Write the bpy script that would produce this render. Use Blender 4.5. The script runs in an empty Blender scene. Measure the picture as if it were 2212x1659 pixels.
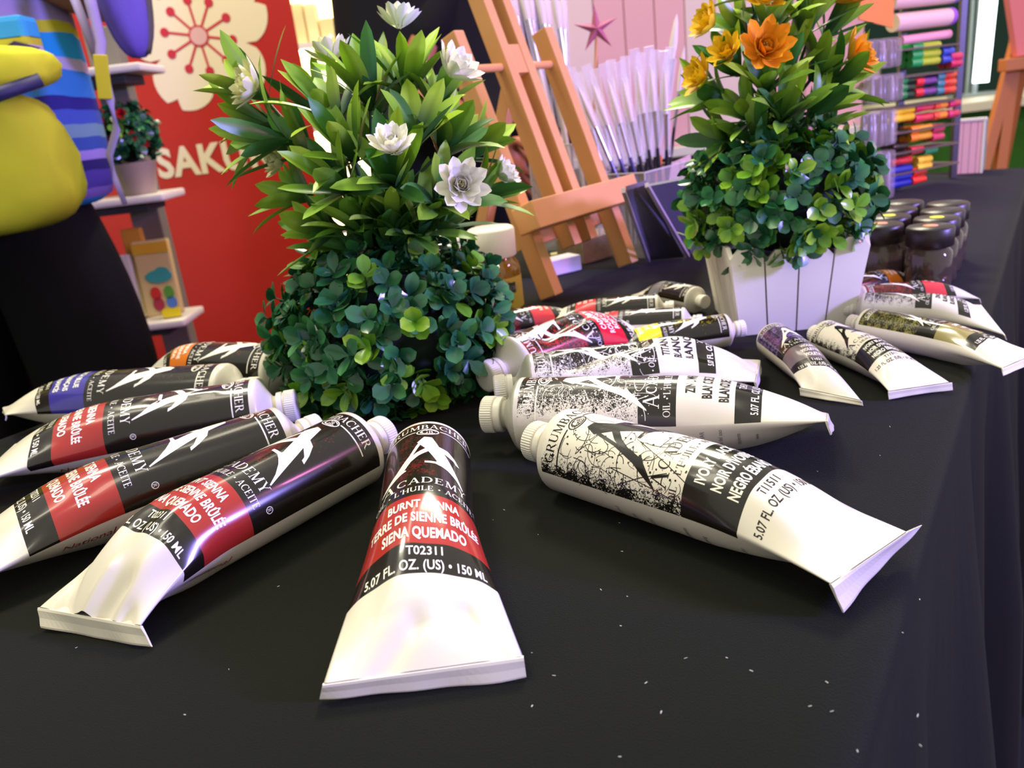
import bpy, bmesh, math, random
import numpy as np
from math import sin, cos, pi, radians, sqrt, atan2, hypot
from mathutils import Vector, Matrix, noise

# ------------------------------------------------------------------ camera
# everything below is written in millimetres, table top at z = 0, and linked in metres
S = 0.001
FPX, PITCH, ROLL, HCAM = 1750.0, radians(18.8), radians(6.8), 168.0
scene = bpy.context.scene
COL = scene.collection
cam_d = bpy.data.cameras.new('camera')
cam = bpy.data.objects.new('camera', cam_d)
COL.objects.link(cam)
scene.camera = cam
cam_d.sensor_width = 36.0
cam_d.lens = 36.0 * FPX / 2212.0
cam_d.clip_start = 0.01
cam_d.clip_end = 60
cam.location = (0, 0, HCAM * S)
_fw = Vector((0, cos(PITCH), -sin(PITCH)))
_up0 = Vector((0, sin(PITCH), cos(PITCH)))
_rt0 = Vector((1, 0, 0))
_up = _up0 * cos(ROLL) + _rt0 * sin(ROLL)
_rt = _rt0 * cos(ROLL) - _up0 * sin(ROLL)
_m = Matrix((_rt, _up, -_fw)).transposed()
cam.rotation_euler = _m.to_euler()
cam_d.dof.use_dof = True
cam_d.dof.focus_distance = 0.34
cam_d.dof.aperture_fstop = 16.0

# ------------------------------------------------------------------ world, lamps, exposure
scene.view_settings.view_transform = 'Standard'
scene.view_settings.look = 'None'
scene.view_settings.gamma = 1.0
scene.view_settings.use_curve_mapping = False
scene.view_settings.exposure = 0.0
world = bpy.data.worlds.new('hall_air')
scene.world = world
world.use_nodes = True
world.node_tree.nodes['Background'].inputs[0].default_value = (1.0, 0.96, 0.82, 1)
world.node_tree.nodes['Background'].inputs[1].default_value = 0.86


def area(name, loc, target, size, power, color, size_y=None, spread=180):
    d = bpy.data.lights.new(name, 'AREA')
    d.energy = power
    d.color = color
    d.shape = 'RECTANGLE'
    d.size = size
    d.size_y = size_y or size
    d.spread = radians(spread)
    o = bpy.data.objects.new(name, d)
    COL.objects.link(o)
    o.location = loc
    o.rotation_euler = (Vector(target) - Vector(loc)).to_track_quat('-Z', 'Y').to_euler()
    return o


WARM = (1.0, 0.93, 0.71)
area('ceiling_panel_light', (-0.15, 1.35, 1.9), (-0.05, 0.4, 0), 0.16, 5.5, WARM, 1.0)
area('ceiling_panel_light', (0.25, -0.25, 2.0), (0.05, 0.35, 0), 0.5, 3.5, WARM, 0.2)
area('ceiling_panel_light', (-0.9, 0.3, 1.8), (-0.1, 0.5, 0), 0.2, 7.0, WARM, 0.9)
area('ceiling_panel_light', (0.6, 2.4, 2.2), (0.55, 1.3, 0), 0.6, 80.0, WARM, 0.6)
area('ceiling_panel_light', (-0.8, 1.0, 2.2), (-0.7, 2.0, 0.2), 0.5, 55.0, WARM, 0.5)
area('violet_stage_light', (1.4, -0.12, 0.40), (0.12, 0.42, 0.04), 0.22, 46.0, (0.34, 0.27, 1.0), 0.22).data.specular_factor = 0.1
area('violet_stage_light', (2.2, 0.2, 1.1), (0.3, 1.1, 0.1), 0.2, 2.4, (0.85, 0.22, 0.60), 0.2, 46).data.specular_factor = 0.3


# ------------------------------------------------------------------ pixel rays (2212 x 1659 frame)
def ray(px, py):
    xr, yr = px - 1106.0, py - 829.5
    a = xr * cos(ROLL) - yr * sin(ROLL)
    b = xr * sin(ROLL) + yr * cos(ROLL)
    x, u = a / FPX, -b / FPX
    return np.array([x, cos(PITCH) + u * sin(PITCH), -sin(PITCH) + u * cos(PITCH)])


CAM0 = np.array([0, 0, HCAM])


def at(px, py, z=0.0):
    d = ray(px, py)
    return CAM0 + d * ((z - HCAM) / d[2])


def atY(px, py, Y):
    d = ray(px, py)
    return CAM0 + d * (Y / d[1])


def V3(*a):
    return np.array(a, float)


def unit(v):
    v = np.asarray(v, float)
    n = np.linalg.norm(v)
    return v / n if n > 1e-12 else v


# ------------------------------------------------------------------ materials
def lin(h):
    h = h.lstrip('#')
    o = []
    for i in (0, 2, 4):
        c = int(h[i:i + 2], 16) / 255.0
        o.append(c / 12.92 if c <= 0.04045 else ((c + 0.055) / 1.055) ** 2.4)
    return (o[0], o[1], o[2], 1.0)


MATS = {}


def mat(name, color, rough=0.5, spec=0.5, metal=0.0, coat=0.0, var=0.0, vscale=40.0, bump=0.0, bscale=200.0,
        trans=0.0, ior=1.45, alpha=1.0, sub=0.0, emit=None, estr=0.0, coatr=0.05, sheen=0.0):
    if name in MATS:
        return MATS[name]
    m = bpy.data.materials.new(name)
    m.use_nodes = True
    nt = m.node_tree
    b = nt.nodes['Principled BSDF']
    c = lin(color) if isinstance(color, str) else color
    b.inputs['Base Color'].default_value = c
    b.inputs['Roughness'].default_value = rough
    b.inputs['Specular IOR Level'].default_value = spec
    b.inputs['Metallic'].default_value = metal
    b.inputs['Coat Weight'].default_value = coat
    b.inputs['Coat Roughness'].default_value = coatr
    b.inputs['Transmission Weight'].default_value = trans
    b.inputs['IOR'].default_value = ior
    b.inputs['Alpha'].default_value = alpha
    b.inputs['Sheen Weight'].default_value = sheen
    if sub:
        b.inputs['Subsurface Weight'].default_value = sub
        b.inputs['Subsurface Scale'].default_value = 0.004
    if emit:
        b.inputs['Emission Color'].default_value = lin(emit)
        b.inputs['Emission Strength'].default_value = estr
    tc = nt.nodes.new('ShaderNodeTexCoord')
    if var:
        n = nt.nodes.new('ShaderNodeTexNoise')
        n.inputs['Scale'].default_value = vscale
        n.inputs['Detail'].default_value = 4
        nt.links.new(tc.outputs['Object'], n.inputs['Vector'])
        mr = nt.nodes.new('ShaderNodeMapRange')
        mr.inputs[3].default_value = 1 - var
        mr.inputs[4].default_value = 1 + var
        nt.links.new(n.outputs['Fac'], mr.inputs[0])
        mx = nt.nodes.new('ShaderNodeVectorMath')
        mx.operation = 'SCALE'
        mx.inputs[0].default_value = c[:3]
        nt.links.new(mr.outputs[0], mx.inputs['Scale'])
        nt.links.new(mx.outputs[0], b.inputs['Base Color'])
    if bump:
        n = nt.nodes.new('ShaderNodeTexNoise')
        n.inputs['Scale'].default_value = bscale
        n.inputs['Detail'].default_value = 3
        nt.links.new(tc.outputs['Object'], n.inputs['Vector'])
        bp = nt.nodes.new('ShaderNodeBump')
        bp.inputs['Strength'].default_value = bump
        bp.inputs['Distance'].default_value = 0.001
        nt.links.new(n.outputs['Fac'], bp.inputs['Height'])
        nt.links.new(bp.outputs[0], b.inputs['Normal'])
    MATS[name] = m
    return m


def leaf_mat(name, rough=0.32, sub=0.0):
    if name in MATS:
        return MATS[name]
    m = mat(name, '#3a6a2a', rough, 0.5)
    nt = m.node_tree
    a = nt.nodes.new('ShaderNodeAttribute')
    a.attribute_name = 'Col'
    nt.links.new(a.outputs['Color'], nt.nodes['Principled BSDF'].inputs['Base Color'])
    return m


def film_mat(name, tint, opac):
    """thin clear plastic: mostly see-through, a little haze and a gloss"""
    if name in MATS:
        return MATS[name]
    m = bpy.data.materials.new(name)
    m.use_nodes = True
    nt = m.node_tree
    b = nt.nodes['Principled BSDF']
    b.inputs['Base Color'].default_value = lin(tint)
    b.inputs['Roughness'].default_value = 0.12
    b.inputs['Alpha'].default_value = opac
    MATS[name] = m
    return m


def art_mat(name, ca, cb, x0, x1, t0, t1, scale=160.0, y0=None, y1=None, rough=0.2):
    """printed paint-spatter: colour b spots over colour a; threshold runs from t0 at label x0 to t1 at label x1 (mm)"""
    m = mat(name, ca, rough, 0.5, coat=0.3)
    nt = m.node_tree
    b = nt.nodes['Principled BSDF']
    uv = nt.nodes.new('ShaderNodeUVMap')
    uv.uv_map = 'UVMap'
    sp = nt.nodes.new('ShaderNodeSeparateXYZ')
    nt.links.new(uv.outputs[0], sp.inputs[0])
    n1 = nt.nodes.new('ShaderNodeTexNoise')
    n1.inputs['Scale'].default_value = scale
    n1.inputs['Detail'].default_value = 5
    n1.inputs['Distortion'].default_value = 1.2
    nt.links.new(uv.outputs[0], n1.inputs['Vector'])
    n2 = nt.nodes.new('ShaderNodeTexNoise')
    n2.inputs['Scale'].default_value = scale * 0.16
    nt.links.new(uv.outputs[0], n2.inputs['Vector'])
    ad = nt.nodes.new('ShaderNodeMath')
    ad.operation = 'MULTIPLY_ADD'
    ad.inputs[1].default_value = 0.55
    nt.links.new(n2.outputs['Fac'], ad.inputs[0])
    nt.links.new(n1.outputs['Fac'], ad.inputs[2])
    mr = nt.nodes.new('ShaderNodeMapRange')
    mr.inputs[1].default_value = x0 / 100
    mr.inputs[2].default_value = x1 / 100
    mr.inputs[3].default_value = t0
    mr.inputs[4].default_value = t1
    nt.links.new(sp.outputs[0], mr.inputs[0])
    gt = nt.nodes.new('ShaderNodeMath')
    gt.operation = 'SUBTRACT'
    nt.links.new(ad.outputs[0], gt.inputs[0])
    nt.links.new(mr.outputs[0], gt.inputs[1])
    sh = nt.nodes.new('ShaderNodeMapRange')
    sh.inputs[1].default_value = 0.0
    sh.inputs[2].default_value = 0.03
    nt.links.new(gt.outputs[0], sh.inputs[0])
    mx = nt.nodes.new('ShaderNodeMixRGB')
    mx.inputs[1].default_value = lin(ca)
    mx.inputs[2].default_value = lin(cb)
    nt.links.new(sh.outputs[0], mx.inputs[0])
    nt.links.new(mx.outputs[0], b.inputs['Base Color'])
    return m


# ------------------------------------------------------------------ mesh builder
BASE = {}


class MB:
    def __init__(self):
        self.v, self.f, self.m, self.s = [], [], [], []
        self.c = []
        self.uv = {}

    def add(self, vs, fs, mi=0, smooth=False, col=None):
        o = len(self.v)
        self.v.extend([tuple(map(float, p)) for p in vs])
        if col is not None:
            while len(self.c) < o:
                self.c.append((1, 1, 1))
            if isinstance(col, tuple):
                self.c.extend([col] * len(vs))
            else:
                self.c.extend(col)
        for f in fs:
            self.f.append(tuple(o + i for i in f))
            self.m.append(mi)
            self.s.append(smooth)

    def box(self, c, sx, sy, sz, X=(1, 0, 0), Y=(0, 1, 0), Z=(0, 0, 1), mi=0, bev=0.0):
        """c = centre; X,Y,Z = axes"""
        c = np.asarray(c, float)
        X, Y, Z = unit(X), unit(Y), unit(Z)
        hx, hy, hz = sx / 2, sy / 2, sz / 2
        if bev <= 0:
            vs = [c + X * a * hx + Y * b * hy + Z * d * hz for d in (-1, 1) for b in (-1, 1) for a in (-1, 1)]
            self.add(vs, [(0, 2, 3, 1), (4, 5, 7, 6), (0, 1, 5, 4), (2, 6, 7, 3), (0, 4, 6, 2), (1, 3, 7, 5)], mi)
            return
        bm = bmesh.new()
        bmesh.ops.create_cube(bm, size=1)
        for v in bm.verts:
            v.co = Vector((v.co.x * sx, v.co.y * sy, v.co.z * sz))
        bmesh.ops.bevel(bm, geom=bm.edges[:], offset=min(bev, min(sx, sy, sz) * 0.49), segments=2, affect='EDGES', profile=0.6)
        vs = [c + X * v.co.x + Y * v.co.y + Z * v.co.z for v in bm.verts]
        self.add(vs, [[v.index for v in f.verts] for f in bm.faces], mi, False)
        bm.free()

    def bar(self, p, q, w, h, ref=(0, 0, 1), mi=0, bev=0.0):
        """rectangular bar from p to q; w along ref x axis, h along ref"""
        p, q = np.asarray(p, float), np.asarray(q, float)
        X = unit(q - p)
        Y = unit(np.cross(ref, X))
        Z = np.cross(X, Y)
        self.box((p + q) / 2, np.linalg.norm(q - p), w, h, X, Y, Z, mi, bev)

    def lathe(self, prof, o=(0, 0, 0), ax=(0, 0, 1), n=32, mi=0, smooth=True, capb=True, capt=True, rfun=None):
        """prof = [(radius, height)...]"""
        o = np.asarray(o, float)
        A = unit(ax)
        R = unit(np.cross(A, (0, 0, 1))) if abs(A[2]) < 0.95 else unit(np.cross(A, (0, 1, 0)))
        Q = np.cross(A, R)
        vs, fs = [], []
        for r, h in prof:
            for i in range(n):
                t = 2 * pi * i / n
                rr = rfun(r, h, i) if rfun else r
                vs.append(o + A * h + (R * cos(t) + Q * sin(t)) * rr)
        for k in range(len(prof) - 1):
            for i in range(n):
                j = (i + 1) % n
                fs.append((k * n + i, k * n + j, (k + 1) * n + j, (k + 1) * n + i))
        self.add(vs, fs, mi, smooth)
        if capb and prof[0][0] > 0.01:
            self.add(vs[:n], [tuple(range(n))[::-1]], mi, False)
        if capt and prof[-1][0] > 0.01:
            self.add(vs[-n:], [tuple(range(n))], mi, False)

    def rod(self, p, q, r, n=12, mi=0, r2=None):
        p, q = np.asarray(p, float), np.asarray(q, float)
        L = np.linalg.norm(q - p)
        self.lathe([(r, 0), (r if r2 is None else r2, L)], p, q - p, n, mi)

    def path(self, pts, r, n=8, mi=0):
        pts = [np.asarray(p, float) for p in pts]
        vs, fs = [], []
        for k, p in enumerate(pts):
            d = unit(pts[min(k + 1, len(pts) - 1)] - pts[max(k - 1, 0)])
            R = unit(np.cross(d, (0.13, 0.21, 0.97)))
            Q = np.cross(d, R)
            rr = r(k / (len(pts) - 1)) if callable(r) else r
            for i in range(n):
                t = 2 * pi * i / n
                vs.append(p + (R * cos(t) + Q * sin(t)) * rr)
        for k in range(len(pts) - 1):
            for i in range(n):
                j = (i + 1) % n
                fs.append((k * n + i, k * n + j, (k + 1) * n + j, (k + 1) * n + i))
        fs.append(tuple(range(n))[::-1])
        fs.append(tuple((len(pts) - 1) * n + i for i in range(n)))
        self.add(vs, fs, mi, True)

    def poly(self, pts2, o, X, Y, th=0.0, mi=0):
        """flat polygon given in 2-D, extruded by th along X x Y"""
        o, X, Y = np.asarray(o, float), np.asarray(X, float), np.asarray(Y, float)
        N = unit(np.cross(X, Y))
        fr = [o + X * a + Y * b for a, b in pts2]
        n = len(fr)
        if th:
            bk = [p - N * th for p in fr]
            self.add(fr + bk, [tuple(range(n)), tuple(range(2 * n - 1, n - 1, -1))] +
                     [(i, i + n, (i + 1) % n + n, (i + 1) % n) for i in range(n)], mi)
        else:
            self.add(fr, [tuple(range(n))], mi)

    def ball(self, c, r, mi=0, n=16, sz=1.0):
        prof = [(max(r * sin(pi * k / 10), 0.001), -r * sz * cos(pi * k / 10)) for k in range(11)]
        self.lathe(prof, c, (0, 0, 1), n, mi, True, False, False)

    def build(self, name, mats, parent=None, base=None, weld=False):
        me = bpy.data.meshes.new(name)
        if base is None:
            base = BASE[parent.name] if parent is not None else (0, 0, 0)
        b = np.asarray(base, float)
        vs = ((np.array(self.v) - b) * S).tolist()
        me.from_pydata(vs, [], self.f)
        if not isinstance(mats, (list, tuple)):
            mats = [mats]
        for m in mats:
            me.materials.append(m)
        me.polygons.foreach_set('material_index', self.m)
        me.polygons.foreach_set('use_smooth', self.s)
        if self.c:
            while len(self.c) < len(self.v):
                self.c.append((1, 1, 1))
            ca = me.color_attributes.new('Col', 'FLOAT_COLOR', 'POINT')
            ca.data.foreach_set('color', np.array([(c[0], c[1], c[2], 1.0) for c in self.c], dtype=np.float32).ravel())
        me.update()
        if weld:
            bm = bmesh.new()
            bm.from_mesh(me)
            bmesh.ops.remove_doubles(bm, verts=bm.verts, dist=1e-5)
            bm.to_mesh(me)
            bm.free()
        o = bpy.data.objects.new(name, me)
        COL.objects.link(o)
        if parent is not None:
            o.parent = parent
            BASE[o.name] = BASE[parent.name]
        else:
            o.location = b * S
            BASE[o.name] = tuple(b)
        return o


def thing(name, label, cat, base, group=None):
    o = bpy.data.objects.new(name, None)
    COL.objects.link(o)
    o.empty_display_size = 0.01
    o.location = np.asarray(base, float) * S
    o['label'] = label
    o['category'] = cat
    if group:
        o['group'] = group
    BASE[o.name] = tuple(map(float, base))
    return o


def tag(o, label, cat, group=None, kind=None):
    if label:
        o['label'] = label
    if cat:
        o['category'] = cat
    if group:
        o['group'] = group
    if kind:
        o['kind'] = kind
    return o


def copy_tree(o, parent=None):
    c = o.copy()
    COL.objects.link(c)
    if parent is not None:
        c.parent = parent
    for ch in [x for x in COL.objects if x.parent == o]:
        copy_tree(ch, c)
    return c


# ------------------------------------------------------------------ lettering
_tc = {}


def sans(text, bold=0.0, sx=1.0, shear=0.0):
    """2-D triangles of a line of sans text, cap height 1, centred on x"""
    key = (text, bold, sx, shear)
    if key in _tc:
        return _tc[key]
    cu = bpy.data.curves.new('t', 'FONT')
    cu.body = text
    cu.size = 1.0
    cu.offset = bold
    cu.shear = shear
    cu.space_character = 1.0 + bold * 1.5
    cu.resolution_u = 3
    cu.fill_mode = 'FRONT'
    ob = bpy.data.objects.new('t', cu)
    me = bpy.data.meshes.new_from_object(ob)
    vs = np.array([(v.co.x, v.co.y) for v in me.vertices]) if len(me.vertices) else np.zeros((0, 2))
    fs = [tuple(p.vertices) for p in me.polygons]
    bpy.data.objects.remove(ob)
    bpy.data.curves.remove(cu)
    bpy.data.meshes.remove(me)
    if len(vs):
        vs = vs / 0.72
        vs[:, 0] *= sx
        vs[:, 0] -= (vs[:, 0].min() + vs[:, 0].max()) / 2
    _tc[key] = (vs, fs)
    return _tc[key]


def _line(x0, y0, x1, y1, w):
    """stroke with horizontally cut ends when it is mostly vertical"""
    if abs(y1 - y0) >= abs(x1 - x0) * 0.5:
        h = w / 2
        return [(x0 - h, y0), (x0 + h, y0), (x1 + h, y1), (x1 - h, y1)]
    h = w / 2
    return [(x0, y0 - h), (x1, y1 - h), (x1, y1 + h), (x0, y0 + h)]


TK, TN, SF = 0.15, 0.06, 0.045


def _ser(x, y, w=0.26):
    return [(x - w / 2, y - (SF if y > 0.5 else 0)), (x + w / 2, y - (SF if y > 0.5 else 0)),
            (x + w / 2, y + (0 if y > 0.5 else SF)), (x - w / 2, y + (0 if y > 0.5 else SF))]


def _arc(cx, cy, rx, ry, a0, a1, tk=TK, tn=TN, n=14):
    out = []
    for i in range(n):
        t0, t1 = radians(a0 + (a1 - a0) * i / n), radians(a0 + (a1 - a0) * (i + 1) / n)
        q = []
        for t, sg in ((t0, 1), (t1, 1), (t1, -1), (t0, -1)):
            w = (tn + (tk - tn) * abs(cos(t)) ** 1.5) / 2 * sg
            q.append((cx + (rx + w) * cos(t), cy + (ry + w) * sin(t)))
        out.append(q)
    return out


def glyph(ch):
    g = []
    if ch == 'A':
        g = [_line(0.13, 0, 0.46, 1, TN), _line(0.78, 0, 0.46, 1, TK), _line(0.24, 0.34, 0.66, 0.34, 0.05), _ser(0.13, 0), _ser(0.78, 0, 0.3)]
        w = 0.92
    elif ch == 'B':
        g = [_line(0.17, 0, 0.17, 1, TK), _ser(0.15, 0), _ser(0.15, 1)] + _arc(0.38, 0.75, 0.2, 0.225, -90, 90) + _arc(0.4, 0.27, 0.25, 0.245, -90, 90)
        g += [_line(0.17, 0.97, 0.38, 0.97, 0.05), _line(0.17, 0.52, 0.4, 0.52, 0.05), _line(0.17, 0.025, 0.4, 0.025, 0.05)]
        w = 0.74
    elif ch == 'C':
        g = _arc(0.5, 0.5, 0.4, 0.48, 48, 312) + [_line(0.78, 0.7, 0.78, 0.98, 0.05)]
        w = 0.88
    elif ch == 'D':
        g = [_line(0.17, 0, 0.17, 1, TK), _ser(0.15, 0), _ser(0.15, 1)] + _arc(0.4, 0.5, 0.4, 0.475, -90, 90) + [_line(0.17, 0.97, 0.42, 0.97, 0.05), _line(0.17, 0.025, 0.42, 0.025, 0.05)]
        w = 0.94
    elif ch == 'E':
        g = [_line(0.17, 0, 0.17, 1, TK), _ser(0.15, 0), _ser(0.15, 1), _line(0.17, 0.97, 0.62, 0.97, 0.05), _line(0.17, 0.51, 0.5, 0.51, 0.05),
             _line(0.17, 0.025, 0.66, 0.025, 0.05), _line(0.61, 0.8, 0.61, 0.99, 0.05), _line(0.65, 0, 0.65, 0.2, 0.05), _line(0.49, 0.42, 0.49, 0.6, 0.04)]
        w = 0.76
    elif ch == 'G':
        g = _arc(0.5, 0.5, 0.4, 0.48, 48, 315) + [_line(0.78, 0.7, 0.78, 0.98, 0.05), _line(0.78, 0.05, 0.78, 0.42, TK * 0.9), _ser(0.8, 0.42 - SF, 0.3)]
        w = 0.96
    elif ch == 'H':
        g = [_line(0.17, 0, 0.17, 1, TK), _line(0.75, 0, 0.75, 1, TK), _line(0.17, 0.5, 0.75, 0.5, 0.05)] + [_ser(x, y, 0.3) for x in (0.17, 0.75) for y in (0, 1)]
        w = 0.92
    elif ch == 'I':
        g = [_line(0.19, 0, 0.19, 1, TK), _ser(0.19, 0, 0.32), _ser(0.19, 1, 0.32)]
        w = 0.38
    elif ch == 'L':
        g = [_line(0.17, 0, 0.17, 1, TK), _ser(0.17, 0, 0.3), _ser(0.17, 1, 0.3), _line(0.17, 0.025, 0.64, 0.025, 0.05), _line(0.63, 0, 0.63, 0.24, 0.05)]
        w = 0.72
    elif ch == 'M':
        g = [_line(0.15, 0, 0.18, 1, TN), _line(0.2, 1, 0.52, 0.02, TK), _line(0.52, 0.02, 0.86, 1, TN), _line(0.9, 0, 0.87, 1, TK)] + [_ser(0.15, 0), _ser(0.9, 0, 0.3), _ser(0.16, 1, 0.24), _ser(0.9, 1, 0.24)]
        w = 1.08
    elif ch == 'N':
        g = [_line(0.15, 0, 0.15, 1, TN), _line(0.17, 1, 0.72, 0, TK), _line(0.74, 0, 0.74, 1, TN), _ser(0.15, 0), _ser(0.13, 1), _ser(0.74, 1)]
        w = 0.92
    elif ch == 'O':
        g = _arc(0.5, 0.5, 0.4, 0.48, 0, 360, n=24)
        w = 0.98
    elif ch == 'R':
        g = [_line(0.17, 0, 0.17, 1, TK), _ser(0.17, 0, 0.3), _ser(0.15, 1)] + _arc(0.4, 0.74, 0.22, 0.235, -90, 90) + [_line(0.17, 0.97, 0.4, 0.97, 0.05), _line(0.17, 0.5, 0.42, 0.5, 0.05), _line(0.76, 0, 0.42, 0.5, TK), _ser(0.78, 0, 0.22)]
        w = 0.86
    elif ch == 'T':
        g = [_line(0.38, 0, 0.38, 1, TK), _ser(0.38, 0, 0.3), _line(0.04, 0.97, 0.72, 0.97, 0.05), _line(0.06, 0.78, 0.06, 0.99, 0.05), _line(0.7, 0.78, 0.7, 0.99, 0.05)]
        w = 0.76
    elif ch == 'U':
        g = [_line(0.17, 0.3, 0.17, 1, TK), _line(0.74, 0.3, 0.74, 1, TN), _ser(0.17, 1, 0.3), _ser(0.74, 1)] + _arc(0.455, 0.32, 0.285, 0.3, 180, 360)
        w = 0.92
    elif ch == 'Y':
        g = [_line(0.42, 0, 0.42, 0.46, TK), _line(0.42, 0.42, 0.12, 1, TK), _line(0.42, 0.42, 0.72, 1, TN), _ser(0.42, 0, 0.3), _ser(0.12, 1), _ser(0.72, 1)]
        w = 0.84
    elif ch == "'":
        g = [[(0.1, 0.68), (0.14, 0.68), (0.24, 1), (0.1, 1)]]
        w = 0.28
    elif ch == '*':
        g = [[(0.2 + 0.13 * cos(a * pi / 6), 0.42 + 0.13 * sin(a * pi / 6)) for a in range(12)]]
        w = 0.42
    elif ch == '.':
        g = [[(0.12 + 0.08 * cos(a * pi / 4), 0.08 + 0.08 * sin(a * pi / 4)) for a in range(8)]]
        w = 0.24
    else:
        w = 0.4
    return g, w


def serif(text, big=None, gap=0.05):
    """2-D polygons of serif capitals, cap height 1, centred; big = scale of the first letter"""
    vs, fs = [], []
    x = 0.0
    for k, ch in enumerate(text):
        g, w = glyph(ch)
        s = big if (big and k == 0) else 1.0
        for q in g:
            fs.append(tuple(range(len(vs), len(vs) + len(q))))
            vs.extend([(x + a * s, b * s - (s - 1) * 0.55 * (1 if s > 1 else 0)) for a, b in q])
        x += (w + gap) * s
    vs = np.array(vs)
    vs[:, 0] -= x / 2
    return vs, fs


def strip2(pts, w):
    """2-D ribbon along a polyline"""
    out = []
    pts = [np.array(p, float) for p in pts]
    for a, b in zip(pts[:-1], pts[1:]):
        d = b - a
        L = np.linalg.norm(d)
        if L < 1e-6:
            continue
        n = np.array([-d[1], d[0]]) / L * w / 2
        out.append([tuple(a + n), tuple(a - n), tuple(b - n), tuple(b + n)])
    return out

# ------------------------------------------------------------------ the setting
_L0, _R0 = at(580, 727), at(2079, 873)
TD = unit(V3(sin(radians(34.8)), cos(radians(34.8)), 0))        # along the table
TN_ = V3(-TD[1], TD[0], 0)                                       # towards its left edge
_w = float(np.dot(_L0 - _R0, TN_))
_far = float(np.dot(at(2140, 369) - _R0, TD))


def tb(s, w, z=0.0):
    return _R0 + TD * s + TN_ * w + V3(0, 0, z)


M_CLOTH = mat('black_tablecloth', '#0f110d', 0.8, 0.06, sheen=0.04, var=0.12, vscale=9, bump=0.35, bscale=1600)
M_FLOOR = mat('dark_carpet', '#1d1d22', 0.9, 0.3, var=0.2, vscale=6)
M_WALLD = mat('dark_green_wall', '#1e3a33', 0.8, 0.3, var=0.1, vscale=2)
M_WALLW = mat('hall_wall', '#6b6258', 0.85, 0.3, var=0.08, vscale=2)

fl = MB()
fl.box((0, 2500, -760), 9000, 9000, 20)
o = fl.build('floor', M_FLOOR)
o['kind'] = 'structure'
wl = MB()
wl.box((0, 5600, 750), 9000, 60, 3000)
o = wl.build('wall_back', M_WALLD)
o['kind'] = 'structure'
wl = MB()
wl.box((-3600, 2400, 750), 60, 6400, 3000)
o = wl.build('wall_left', M_WALLW)
o['kind'] = 'structure'


def table(name, s0, s1, w0, w1, label, side=(1, 1, 1, 1)):
    """cloth-covered table: a top with rounded edges and a pleated drop on every side"""
    mb = MB()
    c = [tb(s0, w0), tb(s1, w0), tb(s1, w1), tb(s0, w1)]
    pts = []
    nrm = []
    edges = [(-TN_, 0), (TD, 1), (TN_, 2), (-TD, 3)]
    n = 160
    for k in range(4):
        a, b = c[k], c[(k + 1) % 4]
        ou = edges[k][0]
        for i in range(n):
            t = i / n
            pts.append(a + (b - a) * t)
            e = 0.0125
            if t < e:
                v = unit(ou * (0.5 + t / e / 2) + edges[(k - 1) % 4][0] * (0.5 - t / e / 2))
            elif t > 1 - e:
                v = unit(ou * (0.5 + (1 - t) / e / 2) + edges[(k + 1) % 4][0] * (0.5 - (1 - t) / e / 2))
            else:
                v = ou
            nrm.append(v)
    N = len(pts)
    rings = []
    prof = [(-14, 0), (-6, -0.6), (-1.5, -2.5), (1, -7), (2, -16), (4, -60), (8, -160), (14, -300), (22, -450), (30, -600), (36, -748)]
    for ou, z in prof:
        rg = []
        for i in range(N):
            am = min(1, max(0, (-z - 10) / 300)) * 16
            wv = sin(i * 0.55) + 0.6 * sin(i * 0.23 + 1.3) + 0.4 * sin(i * 0.91)
            rg.append(pts[i] + nrm[i] * (ou + am * wv) + V3(0, 0, z))
        rings.append(rg)
    vs = [p for rg in rings for p in rg]
    fs = []
    for k in range(len(rings) - 1):
        for i in range(N):
            j = (i + 1) % N
            fs.append((k * N + i, (k + 1) * N + i, (k + 1) * N + j, k * N + j))
    mb.add(vs, fs, 0, True)
    # the top as a grid
    i_ = 14.0
    gs = [s0 + i_ + (s1 - s0 - 2 * i_) * i / 60 for i in range(61)]
    gw = [w0 + i_ + (w1 - w0 - 2 * i_) * i / 24 for i in range(25)]
    mb.add([tb(a, b) for a in gs for b in gw], [(i * 25 + j, (i + 1) * 25 + j, (i + 1) * 25 + j + 1, i * 25 + j + 1) for i in range(60) for j in range(24)], 0, False)
    o = mb.build(name, M_CLOTH, None, tb((s0 + s1) / 2, (w0 + w1) / 2, -750))
    return tag(o, label, 'table')


table('display_table', -1100, _far + 30, 0, _w, 'long table under a plain black cloth carrying the paint tubes, flowering plants and easel')
table('display_table', 1150, 2500, _w + 270, _w + 1000, 'second black-clothed table standing behind, under the pink-tinted slatted board')

# lint on the cloth
random.seed(5)
lint = MB()
for i in range(46):
    P = at(random.uniform(1000, 2000), random.uniform(900, 1640), 0.15) if i < 30 else at(random.uniform(100, 1900), random.uniform(1000, 1650), 0.15)
    a = random.uniform(0, pi)
    d = V3(cos(a), sin(a), 0.1) * random.uniform(0.2, 0.55)
    lint.rod(P - d, P + d, random.uniform(0.07, 0.16), 5)
o = lint.build('lint', mat('lint', '#c9c6be', 0.9), None, at(1400, 1300))
tag(o, 'tiny pale specks of lint scattered over the black tablecloth', 'lint', None, 'stuff')

# ------------------------------------------------------------------ paint tubes
M_WHITE = mat('white_laminate', '#d3cdbe', 0.34, 0.5, coat=0.22, coatr=0.15)
M_CAP = mat('white_cap_plastic', '#dad6c9', 0.38, 0.5, sub=0.1)
M_INKW = mat('printed_white', '#ece8dd', 0.24, 0.5, coat=0.3)
M_INKK = mat('printed_black', '#171512', 0.22, 0.5, coat=0.3)
M_INKG = mat('printed_grey', '#6d6a72', 0.3)
M_GREYSH = mat('grey_tube_shoulder', '#a5a496', 0.3, 0.5)
BLK = '#1b1712'

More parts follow.
